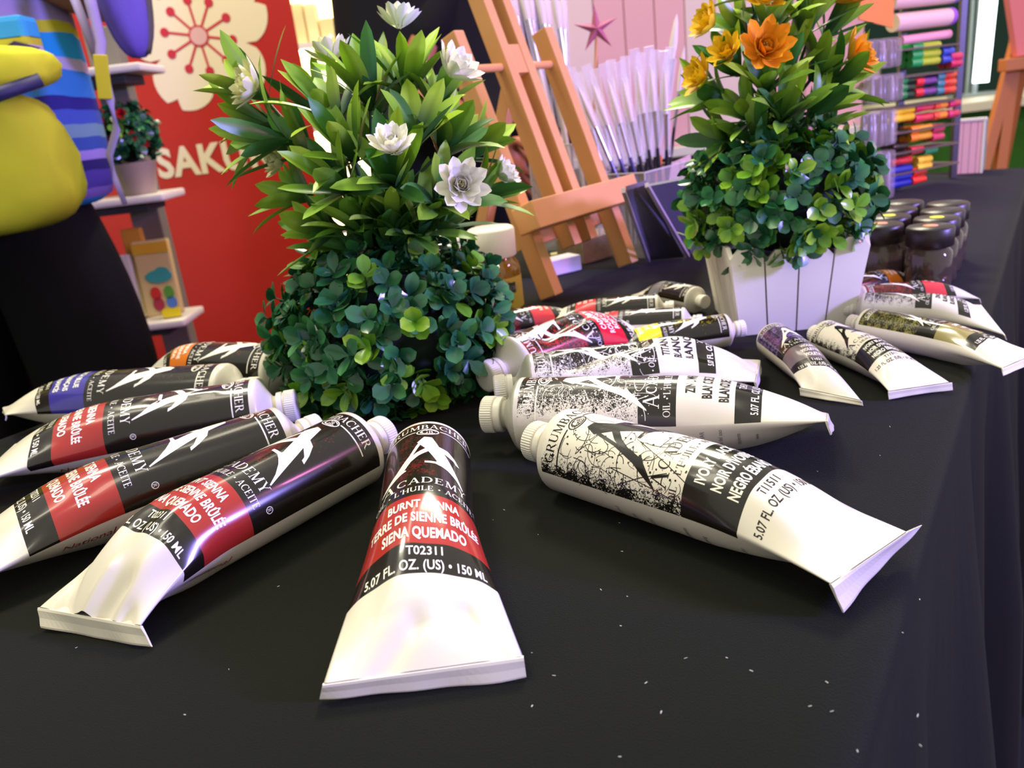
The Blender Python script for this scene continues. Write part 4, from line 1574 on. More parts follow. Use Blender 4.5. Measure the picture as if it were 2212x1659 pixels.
for i, q in enumerate((((1432, 400), (1500, 384), (1492, 334), (1428, 362)), ((1452, 405), (1512, 398), (1508, 352), (1448, 372)))):
    P = [atY(x, y, 925 + 14 * i) for x, y in q]
    m = MB()
    z0 = [P[0] * 1, P[1] * 1]
    z0[0][2] = z0[1][2] = 1
    quad(m, (z0[0], z0[1], P[2], P[3]), 0.8)
    bb = (z0[0] + z0[1]) / 2
    bb[2] = 0
    o = m.build('paper_sheet', pk, None, bb)
    tag(o, ('pale pink paper sheet standing behind the slate pads, its corner peaked', 'lower pale pink paper sheet, behind the peaked one beside the bush')[i], 'paper')
for nm, lab, px, py, sx, sy, sz, ang, mm in [
    ('paper_packet', 'small white packet lying behind the left easel foot', 1205, 590, 46, 22, 16, 0.5, mat('packet_white', '#d8d2da', 0.4)),
    ('wooden_strip', 'pale flat wooden strip behind the easel legs', 1245, 545, 62, 9, 3, 0.25, mat('pale_wood', '#d8c792', 0.6)),
    ('clear_box', 'low clear plastic box with mottled brown contents behind the easel legs', 1280, 556, 70, 40, 26, 0.7, mat('mottled_brown', '#76684f', 0.25, 0.6, var=0.45, vscale=120, coat=0.6))]:
    c = at(px, py, 0)
    m = MB()
    m.box(c + V3(0, 0, sz / 2 + 0.3 + (26.5 if nm == 'wooden_strip' else 0) * 0), sx, sy, sz, (cos(ang), sin(ang), 0), (-sin(ang), cos(ang), 0), (0, 0, 1), 0, 1.2)
    tag(m.build(nm, mm, None, c), lab, {'paper_packet': 'packet', 'wooden_strip': 'strip', 'clear_box': 'box'}[nm])

# ------------------------------------------------------------------ slatted board, pink light in its colours, on the far table
M_PK = mat('pink_lit_board', '#dba3a8', 0.6, 0.3, var=0.03, vscale=8)  # white slats with pink light painted into the colour
M_CR = mat('pale_lit_board', '#dcbfbb', 0.6, 0.3, var=0.03, vscale=8)  # same slats where the painted pink light is weaker
M_STRIP = mat('cream_strip', '#d8d0bd', 0.6)
PY_ = 2150.0
pb0 = atY(1180, 350, PY_)
pb1 = atY(1860, 282, PY_)
bd = thing('slatted_board', 'tall white slatted board, tinted as pink-lit, standing on the far table behind the brushes', 'display board', (float((pb0[0] + pb1[0]) / 2), PY_, 0))
n_ = 11
W_ = pb1[0] - pb0[0]
for i in range(n_):
    m = MB()
    x = pb0[0] + W_ * (i + 0.5) / n_
    m.box((x, PY_, 330), W_ / n_ - 2.5, 12, 612, bev=1.5)
    m.build('slat', M_CR if i in (0, 1, 5, 6, 7) else M_PK, bd)  # uneven pink light set slat by slat through the colour
m = MB()
m.box(((pb0[0] + pb1[0]) / 2, PY_ - 20, 12), W_, 40, 23, bev=2)
m.build('base_strip', M_STRIP, bd)

# ------------------------------------------------------------------ marker rack
rk = atY(1960, 400, 1085)
RX = unit(V3(0.9, 0.42, 0))
RN = V3(RX[1], -RX[0], 0)
rack = thing('marker_rack', 'tiered clear rack holding bundles of coloured markers at the far end of the table', 'rack', (rk[0], rk[1] + 20, 0))


def rp(px, py, Y=1085, dn=0.0):
    """point on the rack's front plane"""
    d = ray(px, py)
    # plane through rk with normal RN
    t = np.dot(rk + RN * dn - CAM0, RN) / np.dot(d, RN)
    return CAM0 + d * t


m = MB()
for px in (1938, 2058):
    a = rp(px, 380, dn=-30)
    m.bar((a[0], a[1], 1), (a[0], a[1], 270), 8, 8, (0, 1, 0))
m.build('post', mat('dark_rack_metal', '#2a2622', 0.4), rack)
for py in (100, 158, 222, 275, 318, 362, 408):
    m = MB()
    a, b_ = rp(1925, py + 10, dn=0), rp(2066, py - 4, dn=0)
    b_[2] = a[2] = (a[2] + b_[2]) / 2
    m.box((a + b_) / 2 - RN * 18, np.linalg.norm(b_ - a), 44, 2.0, RX, RN, (0, 0, 1))
    m.build('shelf', mat('brown_shelf', '#57483a', 0.5), rack)


def bundle(x0, y0, x1, y1, body, capc, words, r=5.4, capfrac=0.35, dn=0):
    """stack of markers lying side by side, caps at the left"""
    p00, p10, p01 = rp(x0, y0, dn=dn), rp(x1, y0, dn=dn), rp(x0, y1, dn=dn)
    h = p00[2] - p01[2]
    L = max(24.0, float(np.dot(p10 - p00, RX)))
    nrow = max(1, int(round(h / (2 * r * 0.97))))
    mb1, mb2 = mat('marker_' + body.strip('#'), body, 0.35, 0.5), mat('marker_' + capc.strip('#'), capc, 0.35, 0.5)
    proto = None
    z0 = p01[2]
    for i in range(nrow):
        for k in range(2):
            pos = p00 * 1.0
            pos[2] = z0 + r + i * h / nrow
            pos = pos - RN * (r + k * 2 * r)
            if proto is None:
                proto = thing('marker', words, 'marker', pos, words.split(' in ')[0] + 's')
                m = MB()
                m.lathe([(r * 0.95, 0), (r, 1.2), (r, L * capfrac)], pos, RX, 12)
                m.build('cap', mb2, proto)
                m = MB()
                m.lathe([(r * 0.88, L * capfrac), (r * 0.88, L - 1.5), (r * 0.6, L)], pos, RX, 12)
                m.build('barrel', mb1, proto)
            else:
                c_ = copy_tree(proto)
                c_.location = pos * S


for a in [
    (1975, 96, 2037, 146, '#a3bf2c', '#1f9a44', 'lime marker with green cap in the top coloured bundle of the rack'),
    (2040, 104, 2060, 138, '#31489a', '#31489a', 'short navy marker in the little bundle at the upper right'),
    (2058, 118, 2080, 147, '#b8244c', '#b8244c', 'crimson marker in the little stack at the far upper right'),
    (1952, 168, 1982, 216, '#173420', '#25803a', 'dark green marker in the left stack of the second shelf'),
    (1983, 164, 2028, 210, '#6d3f74', '#d02a2c', 'purple marker with red cap in the second shelf stack'),
    (2029, 160, 2044, 206, '#3c7d78', '#3c7d78', 'teal marker in the narrow stack beside the purple ones'),
    (2045, 156, 2068, 204, '#c94a2a', '#b93425', 'brick red marker in the second shelf right stack'),
    (1982, 222, 2022, 266, '#c4363f', '#c32048', 'crimson marker in the middle of the third shelf'),
    (2023, 216, 2052, 260, '#dd8a2c', '#d3512a', 'orange marker in the right half of the third shelf'),
    (2054, 212, 2074, 256, '#b32440', '#c22c5c', 'deep red marker in the far right of the third shelf'),
    (1932, 236, 1980, 268, '#d5b321', '#e0bf2a', 'yellow marker in the left end of the third shelf'),
    (1972, 274, 2018, 308, '#cd9c28', '#e0861f', 'golden marker in the middle of the fourth shelf'),
    (2019, 270, 2040, 306, '#c03852', '#c03852', 'rose red marker in the right of the fourth shelf'),
    (1972, 314, 2000, 336, '#c23540', '#c23540', 'red marker in the short fifth shelf row'),
    (2001, 311, 2030, 336, '#2b8a50', '#2b8a50', 'green marker in the short fifth shelf row'),
    (1928, 349, 1974, 362, '#b5242c', '#a01e26', 'long red marker in the row above the blue ones'),
    (1986, 342, 2018, 372, '#d9b92c', '#dcc332', 'yellow marker in the lower right stack of the rack'),
    (1922, 366, 1974, 412, '#1f2a8c', '#1f2a8c', 'royal blue marker in the lowest stack of the rack'),
]:
    bundle(*a)
bundle(1976, 364, 2006, 400, '#dd3a26', '#e0331f', 'scarlet marker in the stack right of the blue ones')
bundle(1932, 276, 1966, 300, '#1a1210', '#1a1210', 'black marker in the dark upper block of the rack')
bundle(1932, 312, 1966, 346, '#1a1210', '#1a1210', 'brown-black marker in the dark lower block of the rack')
# clear packs of grey pens at the left of the rack
M_CRY = film_mat('crinkled_film', '#b9b0b0', 0.22)
M_PENA = mat('pen_dark', '#2c2727', 0.25, 0.5, coat=0.5)
M_PENB = mat('pen_grey', '#8a8486', 0.3, 0.5, coat=0.5)
M_PENC = mat('pen_brown', '#57493f', 0.3, 0.5, coat=0.5)
for i, (x0, y0, x1, y1, lab) in enumerate([(1852, 84, 1936, 150, 'crinkled clear pack of grey pens, topmost at the left of the rack'), (1876, 160, 1940, 222, 'crinkled clear pack of grey pens, second from the top at the rack'),
                                          (1858, 238, 1926, 318, 'tall crinkled clear pack of grey pens beside the black markers'), (1872, 326, 1922, 420, 'lowest crinkled clear pack of pens, beside the royal blue markers')]):
    P = [rp(x0, y1, dn=6), rp(x1, y1, dn=6), rp(x1, y0, dn=6), rp(x0, y0, dn=6)]
    c = sum(P) / 4
    z0_, z1_ = (P[0][2] + P[1][2]) / 2, (P[2][2] + P[3][2]) / 2
    w_ = np.linalg.norm((P[1] - P[0])[:2])
    if i == 3:
        z0_ = 0.5
    o = thing('pen_pack', lab, 'pen pack', (c[0], c[1], z0_))
    nP = max(5, int(w_ / 9))
    for q in range(nP):
        xx = -w_ / 2 + w_ * (q + 0.5) / nP
        pp = V3(c[0], c[1], 0) + RX * xx + RN * (3 * (q % 2))
        m = MB()
        m.lathe([(3.4, z0_ + 2), (3.8, z0_ + 4), (3.8, z0_ + (z1_ - z0_) * 0.62), (3.0, z0_ + (z1_ - z0_) * 0.66), (3.0, z1_ - 8), (1.4, z1_ - 3)], pp * V3(1, 1, 0), (0, 0, 1), 10)
        m.build('pen', (M_PENA, M_PENB, M_PENC)[(q + i) % 3], o)
    m = MB()
    m.box((c[0], c[1], (z0_ + z1_) / 2), w_ + 2, 18, z1_ - z0_, RX, RN, (0, 0, 1), 0, 5)
    m.build('film_wrap', M_CRY, o)
# cream rolls and cards above the rack
for (x0, y0, x1, y1, colr, endc, lab) in [(1928, 22, 2050, 62, '#cdb59a', '#8a4aa8', 'thick cream roll with a purple end on top of the marker rack'), (1925, -18, 2060, 14, '#bfa690', '#7c6a94', 'cream roll lying above the thick purple-ended one'),
                                          (1945, 70, 2046, 90, '#cf9a94', '#b88', 'flat pinkish roll under the thick cream roll')]:
    a, b_ = rp(x0, (y0 + y1) / 2 + 8), rp(x1, (y0 + y1) / 2 - 6)
    r_ = abs(rp(x0, y0)[2] - rp(x0, y1)[2]) / 2
    o = thing('paper_roll', lab, 'roll', (a + b_) / 2 - V3(0, 0, r_))
    m = MB()
    m.rod(a, b_, r_, 20)
    m.build('roll', mat('roll_' + colr.strip('#'), colr, 0.7), o)
    m = MB()
    m.lathe([(r_ * 1.02, -4), (r_ * 1.02, 3), (r_ * 0.5, 3.2)], b_, b_ - a, 18)
    m.build('roll_end', mat('rollend_' + endc.strip('#'), endc if len(endc) == 7 else '#bb8888', 0.6), o)
m = MB()
P = [rp(1856, 42, dn=20), rp(1930, 60, dn=20), rp(1932, -30, dn=20), rp(1862, -40, dn=20)]
quad(m, P, 2)
o = m.build('orange_card', mat('orange_card', '#c97a22', 0.5), None, (P[0] + P[1]) / 2)
tag(o, 'orange card hanging at the upper left of the marker rack', 'card')
# striped goods behind the right side of plant 2
for i, (y, lab) in enumerate(((168, 'upper'), (186, 'middle'), (206, 'lower'))):
    m = MB()
    a, b_ = rp(1790, y + 6, dn=-60), rp(1884, y - 8, dn=-60)
    m.bar(a, b_, 30, 12, (0, 0, 1), 0, 2)
    o = m.build('pale_packet', mat('pale_straw', '#b9aa7a', 0.6), None, (a + b_) / 2)
    tag(o, '%s of the three pale straw packets stacked behind the planter plant' % lab, 'packet')

# pink box on the far right of the table
pbx = thing('slatted_box', 'small pink slatted box with pale edges at the far right end of the table', 'box', at(2090, 366))
a, b_ = at(2060, 377), at(2121, 374)
zt = atY(2064, 262, a[1])[2]
X = unit(b_ - a)
Yb = V3(-X[1], X[0], 0)
w_ = np.linalg.norm(b_ - a)
for i in range(4):
    m = MB()
    m.box(a + X * w_ * (i + 0.5) / 4 + V3(0, 0, zt / 2 + 0.5), w_ / 4 - 0.6, 5, zt, X, Yb, (0, 0, 1), 0, 0.5)
    m.build('slat', M_PK, pbx)
for nm, c, sx, sy, sz in (('trim', a + X * 1 + V3(0, 0, zt / 2), 3, 7, zt), ('trim', b_ - X * 1 + V3(0, 0, zt / 2), 3, 7, zt), ('trim', (a + b_) / 2 + V3(0, 0, zt), w_ + 3, 8, 4),
                          ('side_panel', a + Yb * 20 + V3(0, 0, zt / 2), 3, 36, zt - 4), ('side_panel', b_ + Yb * 20 + V3(0, 0, zt / 2), 3, 36, zt - 4)):
    m = MB()
    m.box(c + V3(0, 0, 0.5), sx, sy, sz, X, Yb, (0, 0, 1), 0, 0.4)
    m.build(nm, M_STRIP if nm == 'trim' else mat('sage_panel', '#6d7a5e', 0.6), pbx)

# ------------------------------------------------------------------ beyond the table: turf counter, canvas easel, bright strip lamp
M_TURF = mat('artificial_turf', '#2f5a1c', 0.9, 0.2, var=0.35, vscale=30)
tY = 3000.0
a, b_ = atY(2040, 232, tY), atY(2560, 190, tY)
zt = (a[2] + b_[2]) / 2 - 10
m = MB()
m.box(((a[0] + b_[0]) / 2, tY + 300, (zt - 750) / 2), b_[0] - a[0], 600, zt + 750)
ct = thing('turf_counter', 'counter faced with green artificial turf under a pale top, beyond the far table end', 'counter', ((a[0] + b_[0]) / 2, tY + 300, -750))
m.build('turf_front', M_TURF, ct)
m = MB()
m.box(((a[0] + b_[0]) / 2, tY + 290, zt + 18), b_[0] - a[0] + 40, 660, 34, bev=4)
m.build('counter_top', mat('pale_counter', '#c9bfa6', 0.5), ct)
# strip lamp and posts
lp = thing('strip_lamp', 'bright cool white upright strip lamp on a grey stand at the upper right', 'lamp', atY(2130, 190, 3300) * V3(1, 1, 0) + V3(0, 0, zt + 36))
p0, p1 = atY(2118, 178, 3300), atY(2160, -60, 3300)
p1[0] = p0[0] + 14
m = MB()
m.path([p0, (p0 + p1) / 2, p1], 28, 16)
m.build('tube', mat('lamp_tube', '#ffffff', 0.3, emit='#e6f6ff', estr=5.0), lp)
m = MB()
m.rod((p0[0], p0[1] + 40, zt + 36), (p0[0], p0[1] + 40, p1[2]), 12, 10)
m.box((p0[0], p0[1] + 30, zt + 42), 160, 120, 12)
m.build('stand', mat('grey_metal', '#9aa6a8', 0.35, 0.5, 0.6), lp)
for i, px in enumerate((2088, 2104, 2176)):
    q = atY(px, 200, 3400)
    m = MB()
    m.rod((q[0], q[1], zt + 36), (q[0], q[1], 900), 9, 8)
    o = m.build('metal_post', mat('grey_metal', '#9aa6a8', 0.35), None, (q[0], q[1], zt + 36))
    tag(o, ('leftmost thin grey metal post beside the strip lamp', 'thin grey metal post just left of the strip lamp', 'thin grey metal post right of the strip lamp')[i], 'post')
# easel with a pink canvas on the floor beyond the table
ce = thing('studio_easel', 'orange wooden easel with a pink canvas beyond the far right table corner', 'easel', atY(2170, 360, 1750) * V3(1, 1, 0) + V3(0, 0, -748))
eY = 1750.0
tp = atY(2196, 90, eY)
for (px, py) in ((2122, 372), (2158, 372)):
    q = atY(px, py, eY)
    d = unit(q - tp)
    t = (tp[2] + 748) / -d[2]
    m = MB()
    m.bar(tp + d * -40, tp + d * t + V3(0, 0, 4), 22, 18, (0, -1, 0.1), 0, 2)
    m.build('leg', mat('orange_wood', '#b5682f', 0.5), ce)
q = tp + V3(120, 330, 0)
m = MB()
m.bar(tp + V3(20, 0, 0), (q[0], q[1], -744), 22, 18, (1, 0, 0.1), 0, 2)
m.build('back_leg', mat('orange_wood', '#b5682f', 0.5), ce)
P = [atY(2198, 122, eY - 30), atY(2420, 92, eY - 30), atY(2390, -160, eY - 30), atY(2162, -130, eY - 30)]
m = MB()
quad(m, P, 18)
m.build('canvas', mat('pink_canvas', '#d9746c', 0.7), ce)
m = MB()
m.bar(P[0] - V3(30, 0, 14), P[1] + V3(30, 0, -14), 30, 24, (0, 0, 1), 0, 2)
m.build('ledge', mat('orange_wood', '#b5682f', 0.5), ce)

# ------------------------------------------------------------------ red banner
BNY = 1900.0
M_RED = mat('banner_red', '#b3241a', 0.34, 0.5)
M_BCR = mat('banner_cream', '#e6d3b4', 0.4, 0.5)
M_BRD = mat('banner_emblem_red', '#c0283a', 0.4, 0.5)
M_BPK = mat('banner_emblem_pink', '#d9a6a6', 0.4)
br = atY(645, 100, BNY)[0]
bx0 = br - 850
bn = thing('rollup_banner', 'red roll-up banner with a pale cherry blossom emblem and white lettering', 'banner', ((bx0 + br) / 2, BNY, -750))
m = MB()
m.box(((bx0 + br) / 2, BNY, 225), br - bx0, 2.0, 1900)
m.build('banner_sheet', M_RED, bn)
m = MB()
m.box(((bx0 + br) / 2, BNY + 10, -727), br - bx0 + 40, 150, 44, bev=8)
m.build('banner_foot', mat('silver_metal', '#a9a9ac', 0.3, 0.5, 0.9), bn)
m = MB()
m.rod((bx0 - 5, BNY, 1180), (br + 5, BNY, 1180), 10, 12)
m.build('top_rail', mat('silver_metal', '#a9a9ac', 0.3), bn)
fc = atY(430, 78, BNY)
sc3 = float(np.linalg.norm(atY(531, 66, BNY) - atY(430, 78, BNY))) / 101.7       # mm per px there
m = MB()
out = []
for i in range(5):
    ctr = radians(90 + 72 * i + 4)
    for q in np.linspace(-36, 36, 25)[:-1]:
        a = abs(q)
        r_ = 100 + 62 * (cos(radians(a * 2.4)) if a < 36 else 0) ** 0.6 if a < 35.9 else 100
        r_ -= 20 * max(0, 1 - a / 6.0)
        t = ctr + radians(q)
        out.append((r_ * sc3 * cos(t), r_ * sc3 * sin(t)))
m.add([fc + V3(x, -2.0, z) for x, z in out] + [fc + V3(0, -2.0, 0)], [(i, (i + 1) % len(out), len(out)) for i in range(len(out))], 0)


def disc2(cx, cz, r, dy, mi, n=24):
    c = fc + V3(cx, dy, cz)
    m.add([c] + [c + V3(r * cos(2 * pi * i / n), 0, r * sin(2 * pi * i / n)) for i in range(n)], [(0, 1 + i, 1 + (i + 1) % n) for i in range(n)], mi)


for i in range(10):
    a = radians(90 + 36 * i + 6)
    r0, r1 = 20 * sc3, 68 * sc3
    n_ = V3(-sin(a), 0, cos(a)) * 2.6
    p, q = fc + V3(r0 * cos(a), -2.6, r0 * sin(a)), fc + V3(r1 * cos(a), -2.6, r1 * sin(a))
    m.add([p + n_, p - n_, q - n_, q + n_], [(0, 1, 2, 3)], 1)
    disc2(r1 * 1.06 * cos(a), r1 * 1.06 * sin(a), 9.5 * sc3, -3.0, 1, 18)
disc2(0, 0, 22 * sc3, -3.0, 1)
disc2(0, 0, 18 * sc3, -3.4, 2)
m.build('blossom_emblem', [M_BCR, M_BRD, M_BPK], bn)
v, f = sans('SAKURA', 0.035, 1.0)
wpx = float(np.linalg.norm(atY(645, 318, BNY) - atY(345, 352, BNY)))
m = MB()
w0_ = v[:, 0].max() - v[:, 0].min()
tc_ = atY(495, 366, BNY)
hgt = 62 * sc3
m.add([tc_ + V3(a * wpx / w0_, -2.2, b * hgt) for a, b in v], f, 0)
m.build('lettering', M_BCR, bn)

# ------------------------------------------------------------------ grey display stand with shelves
SY = 1450.0
M_STG = mat('stand_grey', '#6f6a5e', 0.6)
M_SHW = mat('shelf_white', '#d6d0c2', 0.45, 0.5)
q0 = atY(300, 600, SY)
stand = thing('display_stand', 'grey display stand with short white shelves in front of the red banner', 'stand', (q0[0], SY, -750))
m = MB()
pt, pb = atY(262, 120, SY), atY(322, 780, SY)
m.box(((pt[0] + pb[0]) / 2 - 4, SY + 64, -190), 52, 36, 1120, bev=3)
m.build('column', M_STG, stand)
m = MB()
m.box((q0[0], SY + 20, -740), 340, 300, 18, bev=5)
m.build('foot_plate', M_STG, stand)
SHF = []
for (px, py, w_) in ((304, 137, 250), (352, 420, 250), (398, 692, 250)):
    r_ = atY(px, py, SY - 60)
    m = MB()
    m.box((r_[0] - w_ / 2, SY - 10, r_[2] - 4), w_, 110, 13, bev=4)
    sh_ = m.build('shelf', M_SHW, stand)
    m = MB()
    m.box((r_[0] - w_ / 2 - 16, SY - 4, r_[2] - 18), w_ - 40, 80, 14, bev=2)
    m.build('bracket', mat('bracket_dark', '#3d3a34', 0.6), sh_)
    SHF.append(r_)
# small pot with red flowers on the middle shelf
zs = SHF[1][2] + 2.7
pc3 = atY(300, 400, SY - 24)
pf = thing('potted_flowers', 'small dark green plant with red flowers in a beige pot on the middle shelf', 'plant', (pc3[0], SY - 24, zs))
m = MB()
m.lathe([(26, 0.2), (36, 50), (38, 52), (34, 52), (32, 46), (0.1, 46)], (pc3[0], SY - 24, zs), n=4 * 8, capt=False)
m.build('pot', mat('beige_pot', '#a5967b', 0.6), pf)
m = MB()
rnd = random.Random(4)
boxwood(m, (pc3[0], SY - 24, zs + 92), 36, 34, 38, 90, rnd, lo=-0.7, green=0.1, size=1.2)
m.build('foliage', [M_BOX, M_STEM], pf)
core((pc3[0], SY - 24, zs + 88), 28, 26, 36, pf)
for (dx, dy, dz) in ((-16, -36, 118), (14, -34, 128), (22, -36, 92), (-6, -42, 88), (4, -40, 96), (-30, -26, 92), (34, -28, 80)):
    flower(pf, (pc3[0] + dx, SY - 24 + dy * 0.9, zs + dz), (dx * 0.02, -1, 0.2), 11, (rgb('#c21a2c'), rgb('#8d1220')), rnd, 'red_flower')
# packages on the lower shelf
zs = SHF[2][2] + 2.7


def pack(label, px0, px1, topz, yy, lean, body, extra=None):
    a, b_ = atY(px0, 690, yy), atY(px1, 690, yy)
    w_ = b_[0] - a[0]
    o = thing('craft_pack', label, 'package', ((a[0] + b_[0]) / 2, yy, zs))
    c = V3((a[0] + b_[0]) / 2, yy, zs)
    X, Z = V3(1, 0, 0), unit(V3(-0.02, sin(lean), cos(lean)))
    N = np.cross(X, Z)
    m = MB()
    m.box(c + Z * (topz / 2 + 5) - N * 0, w_, 14, topz, X, -N if N[1] > 0 else N, Z, 0, 4)
    m.build('pouch', body, o)
    if extra:
        extra(o, c, X, Z, w_, topz)
    return o


def cloud(o, c, X, Z, w_, h):
    N = unit(np.cross(X, Z))
    if N[1] > 0:
        N = -N
    def blob(x, z, rx, rz, col, nm, dd=7.6):
        m = MB()
        cc = c + X * x * w_ + Z * (z * h + 5) + N * dd
        n = 22
        ring = [cc + X * rx * w_ * cos(2 * pi * i / n) + Z * rz * h * sin(2 * pi * i / n) for i in range(n)]
        m.add(ring + [p + N * 1.5 for p in ring], [tuple(range(n, 2 * n))] + [(i, (i + 1) % n, (i + 1) % n + n, i + n) for i in range(n)], 0)
        m.build(nm, mat('pack_' + col.strip('#'), col, 0.35, coat=0.3), o)
    blob(0.08, 0.52, 0.36, 0.085, '#3f9c8a', 'printed_cloud')
    blob(0.18, 0.57, 0.2, 0.07, '#3f9c8a', 'printed_cloud', 7.4)
    blob(-0.1, 0.3, 0.14, 0.09, '#c9342c', 'printed_spot')
    blob(-0.08, 0.16, 0.15, 0.09, '#a63a44', 'printed_spot')
    blob(0.26, 0.3, 0.13, 0.09, '#5a9a3a', 'printed_spot')
    blob(0.28, 0.17, 0.14, 0.08, '#5580b8', 'printed_spot')
    m = MB()
    m.box(c + Z * (h * 0.93) + N * 7.6, w_ * 0.96, 2, h * 0.14, X, N, Z)
    m.build('folded_top', mat('pack_gold', '#d3a52a', 0.4), o)
    m = MB()
    m.box(c + Z * (9) + N * 7.8 + X * w_ * 0.2, w_ * 0.5, 2, 16, X, N, Z)
    m.build('yellow_panel', mat('pack_bright_yellow', '#e0d022', 0.4), o)


M_PKY = mat('pack_cream_yellow', '#cdb872', 0.4, 0.5, coat=0.3)
pack('yellow craft pack with a teal cloud and coloured spots on the lowest shelf', 322, 402, 132, SY - 34, 0.12, M_PKY, cloud)
pack('narrow cream pack with a yellow foot beside the teal-cloud pack', 282, 316, 112, SY - 30, 0.1, mat('pack_cream', '#c9c4a8', 0.4), None)
pack('small amber box peeping out behind the teal-cloud pack', 312, 356, 152, SY + 2, 0.05, mat('pack_amber', '#c98f2c', 0.4), None)

# ------------------------------------------------------------------ lit shop shelf behind plant 1
LY = 2900.0
a, b_ = atY(560, 60, LY), atY(900, 20, LY)
ls = thing('lit_shelf_unit', 'warm glowing shop shelf unit between the red banner and the dark figure', 'shelf unit', ((a[0] + b_[0]) / 2, LY, -750))
xm, wS = (a[0] + b_[0]) / 2, b_[0] - a[0]
m = MB()
m.box((xm, LY + 160, 100), wS, 20, 1660)
m.build('back_panel', mat('warm_back_panel', '#f0dfae', 0.6, emit='#ffe7a8', estr=4.0), ls)
for x in (-wS / 2, wS / 2):
    m = MB()
    m.box((xm + x, LY + 80, 90), 20, 170, 1680)
    m.build('side_panel', M_SHW, ls)
for zz in (-400, -180, atY(700, 250, LY)[2] - 40, atY(700, 95, LY)[2], 620):
    m = MB()
    m.box((xm, LY + 70, zz), wS - 20, 160, 18)
    m.build('shelf', M_SHW, ls)
    m = MB()
    m.rod((xm - wS / 2 + 20, LY + 10, zz - 16), (xm + wS / 2 - 20, LY + 10, zz - 16), 5, 8)
    m.build('light_strip', mat('warm_strip', '#ffffff', 0.3, emit='#fff2c8', estr=14.0), ls)
rs = random.Random(9)
for (zz, nm) in ((atY(700, 250, LY)[2] - 31, 'lower'), (atY(700, 95, LY)[2] + 9, 'upper')):
    x = xm - wS / 2 + 40
    i = 0
    while x < xm + wS / 2 - 60:
        w_ = rs.uniform(36, 58)
        h_ = rs.uniform(70, 130)
        m = MB()
        m.box((x + w_ / 2, LY + 60, zz + h_ / 2 + 0.5), w_ - 6, 60, h_, bev=3)
        cc = rs.choice(['#efe6bf', '#e6d79c', '#f3eedb', '#dccb8e'])
        o = m.build('boxed_goods', mat('goods_' + cc.strip('#'), cc, 0.5), None, (x + w_ / 2, LY + 60, zz))
        tag(o, 'pale boxed item on the %s glowing shelf behind the white-flowered plant' % nm, 'box', 'boxes on the %s glowing shelf' % nm)
        x += w_
        i += 1


# ------------------------------------------------------------------ people
def skin(name, pts, edges, mats, parent=None, base=None, sub=2, zsplit=None):
    """pts = {key: (x, y, z, rx, ry)}; the first key is the root"""
    keys = list(pts)
    me = bpy.data.meshes.new(name)
    b0 = np.asarray(base if base is not None else BASE[parent.name], float)
    me.from_pydata([tuple((np.array(pts[k][:3]) - b0) * S) for k in keys], [(keys.index(a), keys.index(b)) for a, b in edges], [])
    ob = bpy.data.objects.new(name, me)
    COL.objects.link(ob)
    sk = ob.modifiers.new('skin', 'SKIN')
    sk.use_smooth_shade = True
    sk.branch_smoothing = 0.6
    for i, k in enumerate(keys):
        sv = me.skin_vertices[0].data[i]
        sv.radius = (pts[k][3] * S, pts[k][4] * S)
        sv.use_root = (i == 0)
    ss = ob.modifiers.new('sub', 'SUBSURF')
    ss.levels = ss.render_levels = sub
    dg = bpy.context.evaluated_depsgraph_get()
    dg.update()
    m2 = bpy.data.meshes.new_from_object(ob.evaluated_get(dg))
    ob.modifiers.clear()
    ob.data = m2
    bpy.data.meshes.remove(me)
    m2.materials.clear()
    for mm in (mats if isinstance(mats, list) else [mats]):
        m2.materials.append(mm)
    m2.polygons.foreach_set('use_smooth', [True] * len(m2.polygons))
    if parent is not None:
        ob.parent = parent
        BASE[ob.name] = BASE[parent.name]
    else:
        ob.location = b0 * S
        BASE[ob.name] = tuple(b0)
    return ob


def shirt_mat(name, bands, base_z):
    """horizontal knitted stripes: bands = [(z mm, colour)] from the bottom up"""
    m = mat(name, bands[0][1], 0.85, 0.2)
    nt = m.node_tree
    tc = nt.nodes.new('ShaderNodeTexCoord')
    sp = nt.nodes.new('ShaderNodeSeparateXYZ')
    nt.links.new(tc.outputs['Object'], sp.inputs[0])
    wv = nt.nodes.new('ShaderNodeTexNoise')
    wv.inputs['Scale'].default_value = 7
    nt.links.new(tc.outputs['Object'], wv.inputs['Vector'])
    ad = nt.nodes.new('ShaderNodeMath')
    ad.operation = 'MULTIPLY_ADD'
    ad.inputs[1].default_value = 0.03
    nt.links.new(wv.outputs['Fac'], ad.inputs[0])
    nt.links.new(sp.outputs[2], ad.inputs[2])
    mr = nt.nodes.new('ShaderNodeMapRange')
    z0, z1 = bands[0][0] - base_z, bands[-1][0] + 60 - base_z
    mr.inputs[1].default_value = z0 * S
    mr.inputs[2].default_value = z1 * S
    nt.links.new(ad.outputs[0], mr.inputs[0])
    cr = nt.nodes.new('ShaderNodeValToRGB')
    cr.color_ramp.interpolation = 'CONSTANT'
    el = cr.color_ramp.elements
    for i, (z, c) in enumerate(bands):
        pos = (z - base_z - z0) / (z1 - z0)
        e = el[i] if i < 2 else el.new(pos)
        e.position = pos
        e.color = lin(c)
    nt.links.new(mr.outputs[0], cr.inputs[0])
    nt.links.new(cr.outputs[0], nt.nodes['Principled BSDF'].inputs['Base Color'])
    return m


